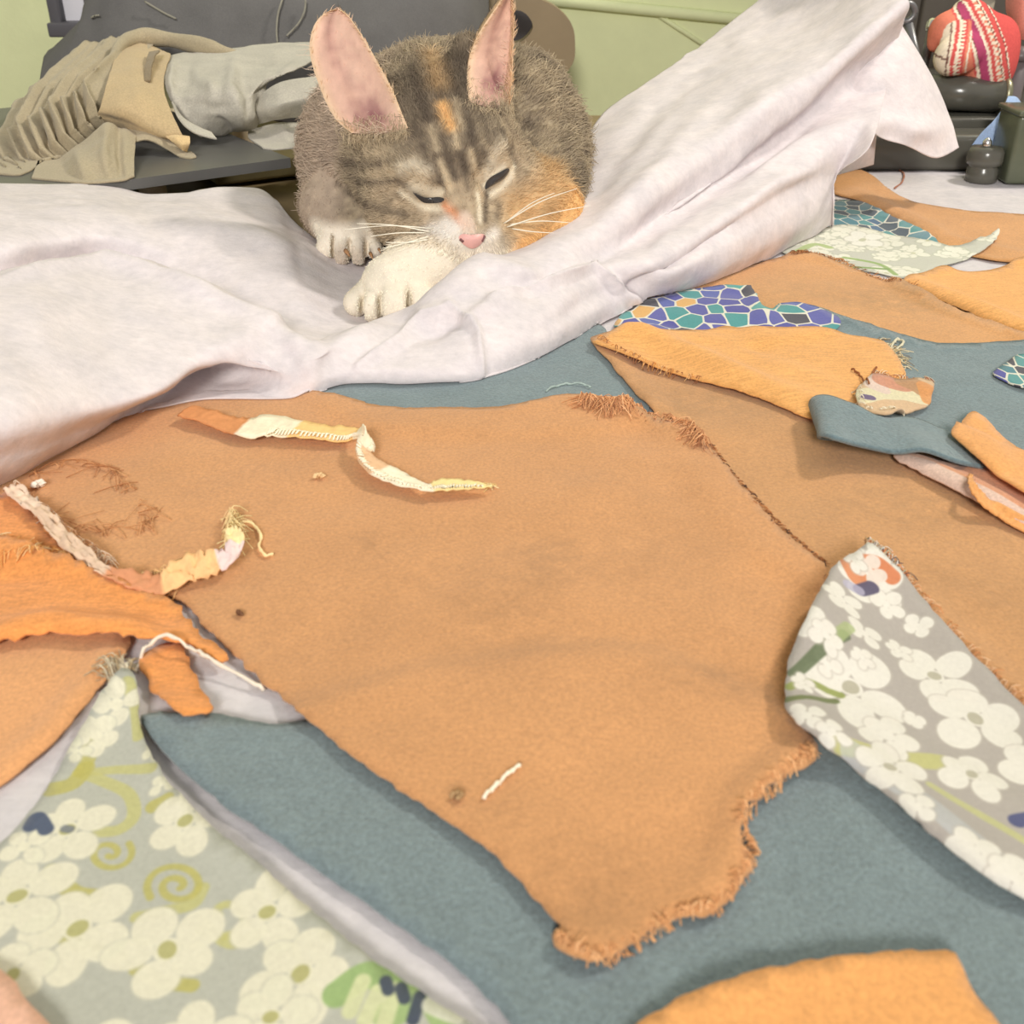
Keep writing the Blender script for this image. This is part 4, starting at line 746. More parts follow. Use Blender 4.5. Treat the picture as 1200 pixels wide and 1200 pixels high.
# ears: hollow in front, furred behind
def ear(Lc, Rc, dep, bulge):
    Lc, Rc = np.array(Lc, float), np.array(Rc, float); n, m = 26, 15
    a = crom(P(Lc[:, 0], Lc[:, 1], Lc[:, 2]), n); b = crom(P(Rc[:, 0], Rc[:, 1], Rc[:, 2]), n); u = np.linspace(0, 1, m)[None, :, None]; v = np.linspace(0, 1, n)[:, None, None]
    base = a[:, None] * (1 - u) + b[:, None] * u; hump = (4 * u * (1 - u)) ** .8; base = base + hump * (1 - v) ** 4 * np.array([-.001, 0, -.0045])
    fr = base + hump * (1 - .75 * v) * np.array(dep); bk = base + hump * ((1 - .8 * v) * (np.array(dep) + np.array(bulge)) + np.array([0, .0022, 0])) + np.array([0, .0006, 0])
    V = np.concatenate([fr.reshape(-1, 3), bk.reshape(-1, 3)]); N_ = n * m
    Fc = np.concatenate([grid_faces(n, m, 0, False), grid_faces(n, m, N_, True)]); bd = [i * m for i in range(n)] + [(n - 1) * m + j for j in range(1, m)] + [i * m + m - 1 for i in range(n - 2, -1, -1)] + [j for j in range(m - 2, 0, -1)]
    bd = np.array(bd); c = np.roll(bd, -1); Fc = np.concatenate([Fc, np.stack([c, bd, bd + N_, c + N_], -1)])
    uu = np.broadcast_to(u, (n, m, 1)).ravel(); vv = np.broadcast_to(v, (n, m, 1)).ravel(); inner = np.concatenate([np.ones(N_), np.zeros(N_)])
    return V, Fc, np.concatenate([uu, uu]), np.concatenate([vv, vv]), inner
E1 = ear([(412, 156, .553), (392, 138, .559), (375, 103, .566), (363, 62, .573), (367, 32, .579), (380, 16, .583), (394, 11, .585)], [(478, 150, .534), (470, 130, .541), (457, 100, .552), (438, 65, .564), (422, 38, .573), (409, 20, .580), (396, 11, .585)], (.001, .011, .001), (-.001, .012, .002))
E2 = ear([(549, 118, .566), (547, 90, .570), (551, 64, .575), (563, 36, .581), (579, 12, .587), (590, -4, .590), (598, -12, .592)], [(598, 122, .572), (600, 96, .578), (601, 68, .583), (602, 40, .588), (602, 16, .591), (601, 0, .592), (599, -12, .592)], (.003, .012, .0), (-.013, .014, .002))

def settle(E_):                    # the hollow of the ear opens in front of the brow
    V_, F_, u_, v_, inn = E_; V_ = V_.copy(); q = proj(V_)
    for i in np.nonzero((inn > .5) & (v_ < .7))[0]:
        h = hit(*q[i])
        if h[0] is not None and h[0].y < V_[i, 1] + .0015 and h[0].y > .5: V_[i] = P(q[i, 0], q[i, 1], h[0].y - .0015)
    return V_, F_, u_, v_, inn
E1, E2 = settle(E1), settle(E2)
EPX = [[(408, 160), (388, 138), (373, 103), (363, 62), (380, 16), (396, 11), (438, 65), (457, 100), (472, 132), (480, 156), (445, 164)], [(549, 116), (547, 90), (551, 64), (579, 12), (600, 0), (601, 68), (598, 120), (575, 124)]]
# coat colours
nrm = lambda v: v / np.maximum(np.linalg.norm(v, axis=-1, keepdims=True), 1e-12)
DK, MD, LT, WHT, ORA, CRM, TAU = [lin(c) for c in ((102, 90, 78), (188, 168, 141), (218, 198, 166), (240, 232, 222), (236, 190, 130), (246, 234, 210), (186, 166, 148))]
LINES = [(DK * .92, .95, .0027, q) for q in ([(478, 50), (486, 90), (497, 125), (505, 155), (513, 190), (517, 215)], [(518, 55), (530, 95), (541, 122), (549, 150), (556, 175), (560, 192)], [(519, 168), (527, 190), (533, 208)], [(540, 180), (546, 200)], [(536, 70), (548, 110)])] + \
 [(DK, .8, .0018, q) for q in ([(566, 176), (571, 190), (575, 198)], [(571, 222), (569, 240), (568, 258)], [(420, 214), (440, 214), (464, 210)], [(468, 213), (480, 220), (490, 228)])] + [(DK, .6, .0016, q) for q in ([(500, 60), (508, 90), (516, 118)], [(452, 96), (470, 130), (484, 160)], [(530, 160), (538, 178), (543, 200), (549, 222)], [(488, 148), (497, 176), (503, 196)], [(562, 120), (570, 150), (573, 168)], [(585, 150), (594, 168), (598, 184)])] + [(DK, .6, .0020, q) for q in ([(425, 238), (450, 246), (475, 252)], [(400, 190), (425, 196), (445, 192)], [(395, 215), (410, 228), (430, 240)], [(598, 175), (604, 195)], [(585, 240), (582, 255)])] + \
 [(LT, .8, .0016, q) for q in ([(552, 178), (556, 196), (559, 215), (560, 235)], [(516, 190), (522, 205), (528, 222)], [(531, 150), (536, 172)])] + [(CRM, .9, .0017, q) for q in ([(470, 226), (484, 236), (498, 243), (515, 245), (526, 244)], [(575, 228), (588, 220), (598, 207), (601, 195)], [(560, 228), (562, 245), (562, 258)], [(568, 218), (575, 206), (590, 197)])] + \
 [(CRM, .55, .0030, q) for q in ([(485, 218), (500, 223), (518, 226)], [(470, 196), (485, 192), (500, 200)], [(570, 200), (580, 180), (590, 170)])] + [(ORA, .95, .0030, [(519, 124), (523, 136), (528, 148)]), (ORA, .35, .005, [(505, 60), (515, 100)]), (lin((226, 140, 84)), .75, .0024, [(521, 241), (530, 249), (540, 262)])]
LINES += [(WHT, .95, .0055, [(506, 268), (522, 272), (538, 282)]), (WHT, .95, .0035, [(522, 262), (534, 268)]), (WHT, .9, .0030, [(570, 280), (580, 274)]), (LT, .6, .0022, [(505, 150), (512, 175)]), (LT, .5, .0022, [(535, 120), (541, 150)]), (LT, .5, .003, [(430, 180), (455, 176)]), (LT, .5, .003, [(430, 204), (460, 203)])]
LINES = [(c, a, w, on_cat(q)) for c, a, w, q in LINES]; LINES = [q for q in LINES if len(q[3]) > 1]
def coat(p):
    p = np.asarray(p); q = hl(p); n = len(p); px = np.linalg.norm(q, axis=1); head = np.clip((.078 - px) / .012, 0, 1) * (p[:, 1] < .64)
    t1 = vnoise(p * 260, 1); t2 = vnoise(p * 90, 2); t3 = vnoise(p * 620, 3)
    f = np.clip(.5 + .32 * t1 + .25 * t2 + .25 * t3, 0, 1)[:, None]
    c = DK * 1.15 * (1 - f) + (LT * .82) * f                                   # ticked coat
    mix = lambda c, k, m: c * (1 - np.clip(m, 0, 1)[:, None]) + k * np.clip(m, 0, 1)[:, None]
    chest = np.clip((-.060 - p[:, 0]) / .02, 0, 1) * np.clip((.70 - p[:, 1]) / .03, 0, 1) * (1 - head); c = mix(c, TAU * (1 + .1 * t1[:, None]), chest * .8)
    # face
    top = np.clip((q[:, 2] - .022) / .02, 0, 1) * head; c = mix(c, DK * (1 + .45 * t1[:, None]), top * .7)
    ck = head * np.clip((q[:, 1] - .006) / .02, 0, 1) * np.clip((.024 - q[:, 2]) / .012, 0, 1); c = mix(c, MD * (1.08 + .22 * t1[:, None]), ck * .7)
    rt = head * np.clip(q[:, 1] / .012, 0, 1) * np.clip((q[:, 0] - .014) / .012, 0, 1) * np.clip((-.002 - q[:, 2]) / .012, 0, 1); c = mix(c, ORA * (1 + .12 * t1[:, None]), rt * .6)
    for col, a, w, L in LINES:
        m = np.linalg.norm(p - L.mean(0), axis=1) < .06
        if not m.any(): continue
        d, _ = seg_dist(p[m], L); mm_ = np.zeros(n); mm_[m] = a * np.exp(-(d / w) ** 2 * .9); c = mix(c, col, mm_)
    mz = np.clip(1.3 - np.linalg.norm((q - [-.008, .050, -.0285]) / [.020, .022, .0155], axis=1), 0, .3) / .3; c = mix(c, WHT, mz)
    br = np.clip(1.3 - np.linalg.norm((q - [-.003, .060, -.009]) / [.0045, .009, .008], axis=1), 0, .3) / .3; c = mix(c, lin((240, 214, 196)), br * .7)
    # legs
    d1, t = seg_dist(p, np.array([EL, WR, [-.057, .496, CZ + .019], [-.058, .482, CZ + .014]])); leg = np.clip((.031 - d1) / .006, 0, 1) * np.clip((.583 - p[:, 1]) / .012, 0, 1) * (1 - np.clip((q[:, 2] + .030) / .004, 0, 1) * head)
    c = mix(c, mix(np.tile(WHT * [1, .97, .88], (n, 1)), ORA, np.clip((p[:, 0] + .004) / .008, 0, 1)), leg)
    ru = np.clip((p[:, 0] - .002) / .012, 0, 1) * np.clip((.605 - p[:, 1] - (p[:, 2] - T0 - .02) * .3) / .02, 0, 1) * np.clip((T0 + .036 - p[:, 2]) / .009, 0, 1) * (1 - head); c = mix(c, ORA * (1 + .15 * t2[:, None]), ru * .9)
    pw = np.clip((.590 - p[:, 1]) / .008, 0, 1) * np.clip((-.066 - p[:, 0]) / .006, 0, 1) * np.clip((T0 + .030 - p[:, 2]) / .005, 0, 1) * np.clip((p[:, 1] - .56) / .006, 0, 1); c = mix(c, WHT * [1.08, 1.04, .96], pw)
    return np.clip(c, .01, .95)
catE = empty('cat', (-.03, .60, T0 + .006)); tag(catE, 'grey tabby cat with white paws, crouching on the white sheet with lowered head', 'cat')
EARC = []
PKI = lin((222, 184, 164))
for V_, F_, u_, v_, inn in (E1, E2):
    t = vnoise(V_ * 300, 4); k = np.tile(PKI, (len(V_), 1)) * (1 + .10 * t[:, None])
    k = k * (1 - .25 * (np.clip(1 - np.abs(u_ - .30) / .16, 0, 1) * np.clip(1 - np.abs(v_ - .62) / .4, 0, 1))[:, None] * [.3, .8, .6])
    k = k * (1 - (.62 * np.exp(-((u_ - .55) / .16) ** 2 - ((v_ - .16) / .10) ** 2) + .42 * np.exp(-((u_ - .30) / .10) ** 2 - ((v_ - .12) / .10) ** 2) + .15 * (np.sin(v_ * 70 + u_ * 9 + 3 * t) > .2) * (v_ < .6) * (np.abs(u_ - .5) < .28))[:, None] * [.8, 1.0, .85]); k = k * (1 - .34 * np.clip((v_ - .4) / .3, 0, 1) * np.exp(-((u_ - .28) / .08) ** 2))[:, None]  # shade of the hollow and dark gaps painted into the inner ear colour
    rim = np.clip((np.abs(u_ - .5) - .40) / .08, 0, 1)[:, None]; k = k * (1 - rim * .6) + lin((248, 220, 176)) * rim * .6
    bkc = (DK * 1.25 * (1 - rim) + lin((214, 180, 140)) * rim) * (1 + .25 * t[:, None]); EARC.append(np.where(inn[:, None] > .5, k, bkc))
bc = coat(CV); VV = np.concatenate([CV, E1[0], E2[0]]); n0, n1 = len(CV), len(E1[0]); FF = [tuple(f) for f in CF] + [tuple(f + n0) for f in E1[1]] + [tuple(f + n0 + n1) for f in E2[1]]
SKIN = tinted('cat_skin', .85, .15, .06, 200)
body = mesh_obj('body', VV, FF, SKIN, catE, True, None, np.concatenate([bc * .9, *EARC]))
# eyes and nose
def patch(name, poly, mat, off, dome, label=None, rings=4):
    poly = np.array(poly, float); poly = crom(poly, 28, True); c = poly.mean(0); V, Fc = [], []
    for r in range(rings):
        k = 1 - r / rings
        for q in poly:
            x, y = c + (q - c) * k; h = hit(x, y)
            V.append(np.array(h[0]) + np.array(h[1]) * (off + dome * (1 - k * k)))
    h = hit(*c); V.append(np.array(h[0]) + np.array(h[1]) * (off + dome)); n = len(poly)
    for r in range(rings - 1):
        for j in range(n): Fc.append((r * n + j, r * n + (j + 1) % n, (r + 1) * n + (j + 1) % n, (r + 1) * n + j))
    for j in range(n): Fc.append(((rings - 1) * n + j, (rings - 1) * n + (j + 1) % n, rings * n))
    o = mesh_obj(name, V, Fc, mat, catE)
    if label: o['label'] = label
    return o
EYEP = [[(484, 225), (492, 230), (503, 231), (514, 231), (521, 233), (518, 237), (508, 238), (497, 237), (489, 231)], [(568, 222), (569, 214), (575, 207), (584, 202), (594, 197), (596, 200), (591, 208), (582, 214), (573, 219)]]
NOSEP = [(538, 277), (543, 274), (552, 275), (561, 274), (567, 275), (566, 281), (560, 288), (552, 291), (544, 287), (539, 282)]
EYE = plain('cat_eye', (62, 60, 60), .12, .5, var=.02); NOSE = plain('cat_nose', (226, 172, 164), .45, .4, var=.05, scale=300)
patch('eye', EYEP[0], EYE, .0004, .0006, 'nearly closed dark eye'); patch('eye', EYEP[1], EYE, .0004, .0010, 'narrowed dark eye'); patch('nose', NOSEP, NOSE, .0006, .0016, 'pink nose')
for a, b in (((539, 280), (543, 283)), ((566, 276), (563, 282))):
    h1, h2 = hit(*a), hit(*b); v, f = tube(np.array([np.array(h1[0]) + np.array(h1[1]) * .001, np.array(h2[0]) + np.array(h2[1]) * .0012]), .0007, 6); mesh_obj('nostril', v, f, plain('nostril', (120, 80, 80)), catE)
CLAW = plain('claw_horn', (176, 130, 90), .4, .4, var=.1)
for a, b, r in (((405, 294, .563), (410, 301, .558), .0013), ((434, 297, .563), (437, 304, .558), .0011), ((444, 292, .565), (446, 297, .561), .0009)):
    q = P(np.array([a[0], b[0]]), np.array([a[1], b[1]]), np.array([a[2], b[2]])); q = np.array([q[0], (q[0] + q[1]) / 2 + [0, -.001, .001], q[1]]); v, f = tube(q, [r, r * .8, r * .15], 8); mesh_obj('claw', v, f, CLAW, catE)
# fur
def fur_curves(name, roots, dirs, nor, length, colr, rad, parent, mat, K=4):
    n = len(roots); s_ = np.linspace(0, 1, K)[None, :, None]; j = rng.normal(0, 1, (n, 3)); d = nrm(dirs + j * .28)
    wob = nrm(np.cross(d, nor) + 1e-6) * rng.normal(0, .22, (n, 1))
    pts = roots[:, None] + length[:, None, None] * (d[:, None] * s_ + nor[:, None] * (.42 * s_ - .38 * s_ ** 2) + wob[:, None] * s_ ** 2)
    org = np.array(parent.location); hc = bpy.data.hair_curves.new(name); hc.add_curves([K] * n)
    hc.attributes['position'].data.foreach_set('vector', (pts - org).astype(np.float32).ravel())
    ra = hc.attributes.get('radius') or hc.attributes.new('radius', 'FLOAT', 'POINT'); ra.data.foreach_set('value', (rad[:, None] * np.array([1, .95, .75, .25])[None, :]).astype(np.float32).ravel())
    ca = hc.attributes.new('tint', 'FLOAT_COLOR', 'CURVE'); cc = np.ones((n, 4), np.float32); cc[:, :3] = colr; ca.data.foreach_set('color', cc.ravel())
    hc.materials.append(mat); o = bpy.data.objects.new(name, hc); SC.collection.objects.link(o); o.parent = parent; o['kind'] = 'stuff'; return o
def scatter(V, Fc, n, wfun=None):
    T_ = np.concatenate([Fc[:, [0, 1, 2]], Fc[:, [0, 2, 3]]]); a, b, c = V[T_[:, 0]], V[T_[:, 1]], V[T_[:, 2]]; x = np.cross(b - a, c - a); ar = np.linalg.norm(x, axis=1); N_ = x / np.maximum(ar[:, None], 1e-15); w = ar.copy()
    if wfun is not None: w = w * wfun((a + b + c) / 3)
    i = rng.choice(len(T_), n, p=w / w.sum()); r1 = np.sqrt(rng.random(n))[:, None]; r2 = rng.random(n)[:, None]
    return a[i] * (1 - r1) + b[i] * r1 * (1 - r2) + c[i] * r1 * r2, N_[i]
FUR = NT('cat_fur'); at_ = FUR.n('ShaderNodeAttribute', attribute_name='tint').outputs['Color']; FUR.l(at_, FUR.b.inputs['Base Color']); FUR.b.inputs['Roughness'].default_value = .75; FUR.b.inputs['Specular IOR Level'].default_value = .2
dens = lambda p: np.where(p[:, 1] < .60, 2.4, np.where(p[:, 1] < .72, 1.2, .35)) * (p[:, 2] > T0 + .006)
R0, N0 = scatter(CV, CF, 120000, dens)
cen = CV.mean(0)
pr = proj(R0); keep = np.ones(len(R0), bool)
front = R0[:, 1] < .56
for pl in EYEP + [NOSEP]:
    pl = np.array(pl, float); c = pl.mean(0); pl2 = c + (pl - c) * 1.05; keep &= ~(front & inside(pr[:, 0], pr[:, 1], pl2))
for pl in EPX: keep &= ~((R0[:, 1] < .60) & inside(pr[:, 0], pr[:, 1], np.array(pl, float)))
R0, N0, pr = R0[keep], N0[keep], pr[keep]
q0 = hl(R0); hd = np.clip((.080 - np.linalg.norm(q0, axis=1)) / .014, 0, 1) * (R0[:, 1] < .63)
nose_p = hw(-.002, .060, -.004); fh = nrm(R0 - nose_p); fb = np.tile(np.array([0, 1., -.25]), (len(R0), 1)) + np.stack([np.sign(R0[:, 0] + .045) * .3, 0 * R0[:, 0], 0 * R0[:, 0]], -1)
d1, t1 = seg_dist(R0, np.array([EL, WR, [-.057, .496, CZ + .019], [-.058, .480, CZ + .012]])); lg = np.clip((.032 - d1) / .006, 0, 1) * (R0[:, 1] < .58) * (1 - hd * (q0[:, 2] > -.034))
d2, t2 = seg_dist(R0, np.array([[-.102, .605, CZ + .03], [-.090, .570, CZ + .015]])); lg2 = np.clip((.026 - d2) / .006, 0, 1) * (R0[:, 1] < .60)
fl = nrm(np.array([-.058, .470, CZ + .008]) - R0); fl2 = nrm(np.array([-.088, .555, CZ + .006]) - R0)
D_ = fb * (1 - hd[:, None]) + fh * hd[:, None]; D_ = D_ * (1 - lg[:, None]) + fl * lg[:, None]; D_ = D_ * (1 - lg2[:, None]) + fl2 * lg2[:, None]
D_ = D_ - N0 * (D_ * N0).sum(1, keepdims=True); D_ = nrm(D_)
mzd = np.linalg.norm(R0 - nose_p, axis=1); Lh = np.clip(.0016 + .062 * (mzd - .006), .0016, .0052)
for pl in EYEP:
    e = np.array(hit(*np.mean(pl, 0))[0]); Lh = np.minimum(Lh, .0014 + np.maximum(np.linalg.norm(R0 - e, axis=1) - .006, 0) * .25)
Ln = np.where(R0[:, 0] < -.07, .0062, .0080) * (1 - hd) + Lh * hd; Ln = Ln * (1 - lg) + np.where(R0[:, 1] < .508, .0010, .0024) * lg; Ln = Ln * (1 - lg2) + .0011 * lg2; Ln = Ln * rng.uniform(.7, 1.25, len(Ln))
cl = coat(R0 + D_ * (Ln * .4)[:, None]); cl = np.clip(cl * rng.uniform(.78, 1.24, (len(cl), 1)), .01, .95)
fur_curves('fur', R0 + N0 * -.0002, D_, N0, Ln, cl, np.full(len(R0), .00013) + .00005 * (1 - hd), catE, FUR.m)
# ear fur: soft down inside, fringe on the rims, dark fur behind
er, ed_, en, el, ec = [], [], [], [], []
for (V_, F_, u_, v_, inn), K_, top in ((E1, EARC[0], P(395, 0, .59)), (E2, EARC[1], P(600, -25, .595))):
    p, n_ = scatter(V_, F_, 5200); inner = (n_[:, 1] < -.05)
    d = nrm(top - p); d = d - n_ * (d * n_).sum(1, keepdims=True); d = nrm(d); i = np.array([np.argmin(((V_ - x) ** 2).sum(1)) for x in p])
    rim = (np.abs(u_[i] - .5) > .42); isin = inn[i] > .5
    L = np.where(isin, np.where(rim, .0035, .0016), .0030) * rng.uniform(.6, 1.2, len(p)); low = isin & (v_[i] < .55) & (np.abs(u_[i] - .45) < .38) & (rng.random(len(p)) < .30); L = np.where(low, rng.uniform(.004, .010, len(p)) * (1 if top[0] < -.05 else .5), L)
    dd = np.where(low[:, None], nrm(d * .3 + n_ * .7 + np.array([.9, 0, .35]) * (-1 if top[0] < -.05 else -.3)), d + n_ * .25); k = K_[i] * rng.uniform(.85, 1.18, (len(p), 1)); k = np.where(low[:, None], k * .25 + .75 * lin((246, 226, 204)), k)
    # fluff rising over the foot of the ear
    nb_ = 900; ub = rng.random(nb_); vb = rng.random(nb_) ** 1.6 * .17; ii = np.array([np.argmin((u_ - a) ** 2 + (v_ - b) ** 2 * 4 + (inn < .5) * 9) for a, b in zip(ub, vb)])
    pb = V_[ii] + rng.normal(0, .0011, (nb_, 3)) * [1, .3, 1] + [0, -.001, -.0012]; db = nrm(np.array([0, -.35, -.8]) + (hw(0, .06, -.01) - pb) * 6 + rng.normal(0, .45, (nb_, 3)))
    p = np.concatenate([p, pb]); dd = np.concatenate([dd, db]); n_ = np.concatenate([n_, np.tile(np.array([0, -1., .15]), (nb_, 1))]); L = np.concatenate([L, rng.uniform(.002, .0065, nb_)]); k = np.concatenate([k, (lin((232, 210, 174)) * .5 + coat(pb) * .5) * rng.uniform(.8, 1.15, (nb_, 1))])
    er.append(p); ed_.append(dd); en.append(n_); el.append(L); ec.append(np.clip(k, 0, .95))
o = fur_curves('ear_fur', *[np.concatenate(z) for z in (er, ed_, en, el, ec)], np.full(sum(map(len, er)), .00010), catE, FUR.m)
# whiskers
WHK = plain('whisker_white', (252, 246, 228), .5, .3, var=.02)
for a, b, sag in (((508, 268), (404, 269), -4), ((505, 272), (418, 262), -3), ((500, 273), (434, 277), -2), ((502, 277), (448, 291), 1), ((506, 280), (452, 284), 2), ((510, 276), (470, 298), 2), ((590, 262), (676, 221), -5), ((594, 266), (692, 241), -3), ((598, 263), (668, 261), -3), ((600, 268), (650, 273), 1), ((596, 258), (650, 226), -4)):
    h = hit(*a); p0 = np.array(h[0]) if h[0] is not None and h[0].y < .6 else P(a[0], a[1], .53); p1 = P(b[0], b[1], p0[1] - .012); p2 = P((a[0] + b[0]) / 2, (a[1] + b[1]) / 2 + sag, p0[1] - .008)
    q = crom(np.array([p0, p2, p1]), 12); v, f = tube(q, np.linspace(.00036, .00012, 12), 5); mesh_obj('whisker', v, f, WHK, catE)

# ---------------------------------------------------------------- behind the cat: black side table, clothes, bag, chair back
BLACK = plain('black_glass', (96, 95, 93), .35, .35, var=.04); BLKF = fabric('black_cloth', (110, 108, 106), .08, .3, mott=30, sheen=.0, grain=.5)
SLAB_H = .036
sl_e = empty('black_shelf', (-.16, .78, T0)); tag(sl_e, 'low black glass shelf on white feet carrying the folded clothes', 'shelf')
c4 = [U(x, y, SLAB_H) for x, y in ((-60, 226), (140, 212), (340, 185))]; fr = np.array([c4[0], c4[1], c4[2]])
dirv = nrm(fr[2] - fr[1]); back = np.array([-dirv[1], dirv[0], 0]) * .30
pl = np.array([fr[1] - dirv * .22, fr[1], fr[2], fr[2] + back, fr[1] - dirv * .22 + back])
pl = pl; top = pl.copy(); top[:, 2] = T0 + SLAB_H; bot = top - [0, 0, .006]; n = len(pl)
mesh_obj('shelf_top', np.concatenate([top, bot]), [tuple(range(n)), tuple(range(2 * n - 1, n - 1, -1))] + [(i, i + n, (i + 1) % n + n, (i + 1) % n) for i in range(n)], BLACK, sl_e, False)
WFOOT = plain('white_foot', (216, 200, 172), .5, .3)
for x, y, hid in ((178, 216, 0), (290, 200, .17)):
    c = P(x, y, float(U(x, y, .02)[1]) + .012 + hid); v, f = lathe([(.0085, T0 + .0005), (.0088, T0 + .002), (.0088, T0 + .0275), (.0082, T0 + .0298)], (c[0], c[1], 0)); mesh_obj('foot', v, f, WFOOT, sl_e)
for s_ in (-.16, .12):
    c = fr[1] + dirv * s_ + back * .85; v, f = lathe([(.0085, T0 + .0005), (.0088, T0 + .002), (.0088, T0 + .0275), (.0082, T0 + .0298)], (c[0], c[1], 0)); mesh_obj('foot', v, f, WFOOT, sl_e)
def loftP(rows, n, m, rid=(), t=.0012):
    A_ = np.array(rows, float); g = P(A_[..., 0], A_[..., 1], A_[..., 2]); g = crom(crom(g, n).swapaxes(0, 1), m).swapaxes(0, 1); g = ridged(g, rid); nn = grid_normals(g)
    g = g + nn * (.0010 * vnoise(g * 60, 5) + .0004 * vnoise(g * 170, 6))[..., None]; g[..., 2] = np.maximum(g[..., 2], T0 + SLAB_H + .0012); return shell(g, t)
KH = fabric('khaki_jersey', (176, 162, 134), .07, .4, mott=30); TAN = fabric('tan_canvas', (196, 172, 132), .06, .4, mott=30); GRY = fabric('grey_jersey', (190, 184, 170), .10, .5, mott=40); CUF = fabric('cream_rib', (226, 196, 146), .05, .5); LBL = fabric('woven_label', (138, 120, 92), .12, .6, mott=120)
kh = empty('khaki_jacket', (-.33, .78, T0 + SLAB_H)); tag(kh, 'gathered khaki jacket with tan panel, heaped on the black shelf at left', 'jacket')
rows = [[(70, 66, .93), (22, 118, .83), (-8, 170, .74), (-12, 214, .70), (-6, 230, .655)], [(95, 52, .92), (36, 110, .80), (8, 165, .715), (18, 205, .68), (30, 226, .65)], [(108, 49, .92), (58, 100, .79), (36, 152, .71), (52, 190, .69), (62, 212, .69)], [(122, 47, .92), (76, 92, .785), (60, 138, .715), (74, 172, .70), (88, 192, .70)], [(138, 44, .92), (95, 84, .785), (84, 124, .725), (98, 152, .715), (110, 168, .72)], [(160, 42, .92), (118, 82, .785), (108, 114, .735), (116, 138, .73), (128, 150, .735)], [(190, 42, .92), (150, 80, .80), (138, 112, .755), (140, 136, .75), (150, 150, .75)]]
fold = [([(100 + 11 * k, 48 - k), (46 + 13 * k, 100 - 3 * k), (20 + 15 * k, 150 - 9 * k), (34 + 14 * k, 185 - 9 * k), (56 + 13 * k, 205 - 10 * k)], s * .0056 * (.6 + .5 * abs(math.sin(k * 5))), 3.2) for k, s in [(-2.2 + .42 * i + .12 * math.sin(i * 2.1), 1 - 2 * (i % 2)) for i in range(19)]]
v, f = loftP(rows, 150, 80, fold); mesh_obj('gathered_sleeve', v, f, KH, kh)
rows = [[(140, 52, .88), (128, 88, .765), (118, 122, .725), (113, 139, .725), (120, 146, .735)], [(163, 50, .885), (152, 88, .765), (146, 124, .72), (146, 147, .718), (150, 156, .73)], [(184, 55, .88), (177, 92, .765), (174, 128, .722), (184, 158, .712), (186, 166, .725)], [(200, 64, .85), (192, 92, .775), (197, 122, .738), (212, 155, .715), (218, 165, .722)]]
v, f = loftP(rows, 60, 60, [([(118, 138), (150, 149), (190, 162)], -.002, 5), ([(150, 60), (160, 90), (165, 130)], .0016, 10), ([(135, 130), (165, 120), (200, 140)], .0014, 9)]); mesh_obj('tan_panel', v, f, TAN, kh)
v, f = loftP([[(194, 160, .712), (202, 166, .706), (208, 172, .708)], [(206, 158, .710), (212, 168, .702), (214, 176, .704)], [(222, 160, .712), (223, 168, .706), (219, 178, .708)]], 20, 14, [([(200, 163), (222, 163)], .001, 2)], .002)
mesh_obj('cuff', v, f, CUF, kh)
v, f = loftP([[(176, 61, .836), (173, 74, .796), (171, 95, .757)], [(189, 60, .84), (181, 72, .796), (178, 95, .757)]], 10, 20, (), .001); v = v + [0, -.003, .001]; mesh_obj('label_patch', v, f, LBL, kh)
q = P(np.array([128, 142, 165, 195, 230, 262, 285]), np.array([80, 52, 44, 46, 53, 60, 64]), np.array([.80, .86, .89, .89, .88, .87, .87])); q = crom(q, 60); q[:, 2] = np.maximum(q[:, 2], T0 + SLAB_H + .012); v, f = tube(q, (.0062 + .0008 * np.sin(np.arange(60) * .35)) * np.clip(np.minimum(np.arange(60), 59 - np.arange(60)) / 16 + .12, 0, 1), 12); mesh_obj('rolled_hem', v, f, KH, kh)
rows = [[(48, 200, .688), (44, 216, .66), (42, 230, .64)], [(88, 172, .692), (82, 198, .655), (78, 226, .632)], [(122, 146, .705), (112, 180, .66), (106, 222, .628)], [(140, 148, .712), (134, 178, .666), (132, 214, .632)], [(150, 150, .714), (149, 178, .672), (146, 209, .636)], [(160, 156, .715), (158, 176, .682), (157, 205, .642)]]
v, f = loftP(rows, 70, 40, [([(90, 180), (100, 205), (105, 220)], .003, 7), ([(126, 150), (122, 180), (128, 210)], .003, 6), ([(140, 152), (140, 180), (142, 206)], -.003, 4), ([(70, 192), (75, 215)], -.002, 6)]); mesh_obj('sleeve_end', v, f, KH, kh)
rows = [[(146, 150, .725), (150, 160, .71), (152, 168, .70)], [(170, 150, .725), (172, 158, .712), (172, 163, .706)], [(196, 160, .722), (198, 168, .712), (196, 174, .706)], [(212, 172, .715), (216, 182, .702), (220, 190, .695)], [(224, 178, .715), (229, 186, .704), (231, 191, .698)]]
v, f = loftP(rows, 40, 16); mesh_obj('lining', v, f, KH, kh)
gy_ = empty('grey_shirt', (-.21, .78, T0 + SLAB_H)); tag(gy_, 'crumpled light grey shirt between the khaki jacket and the cat', 'shirt')
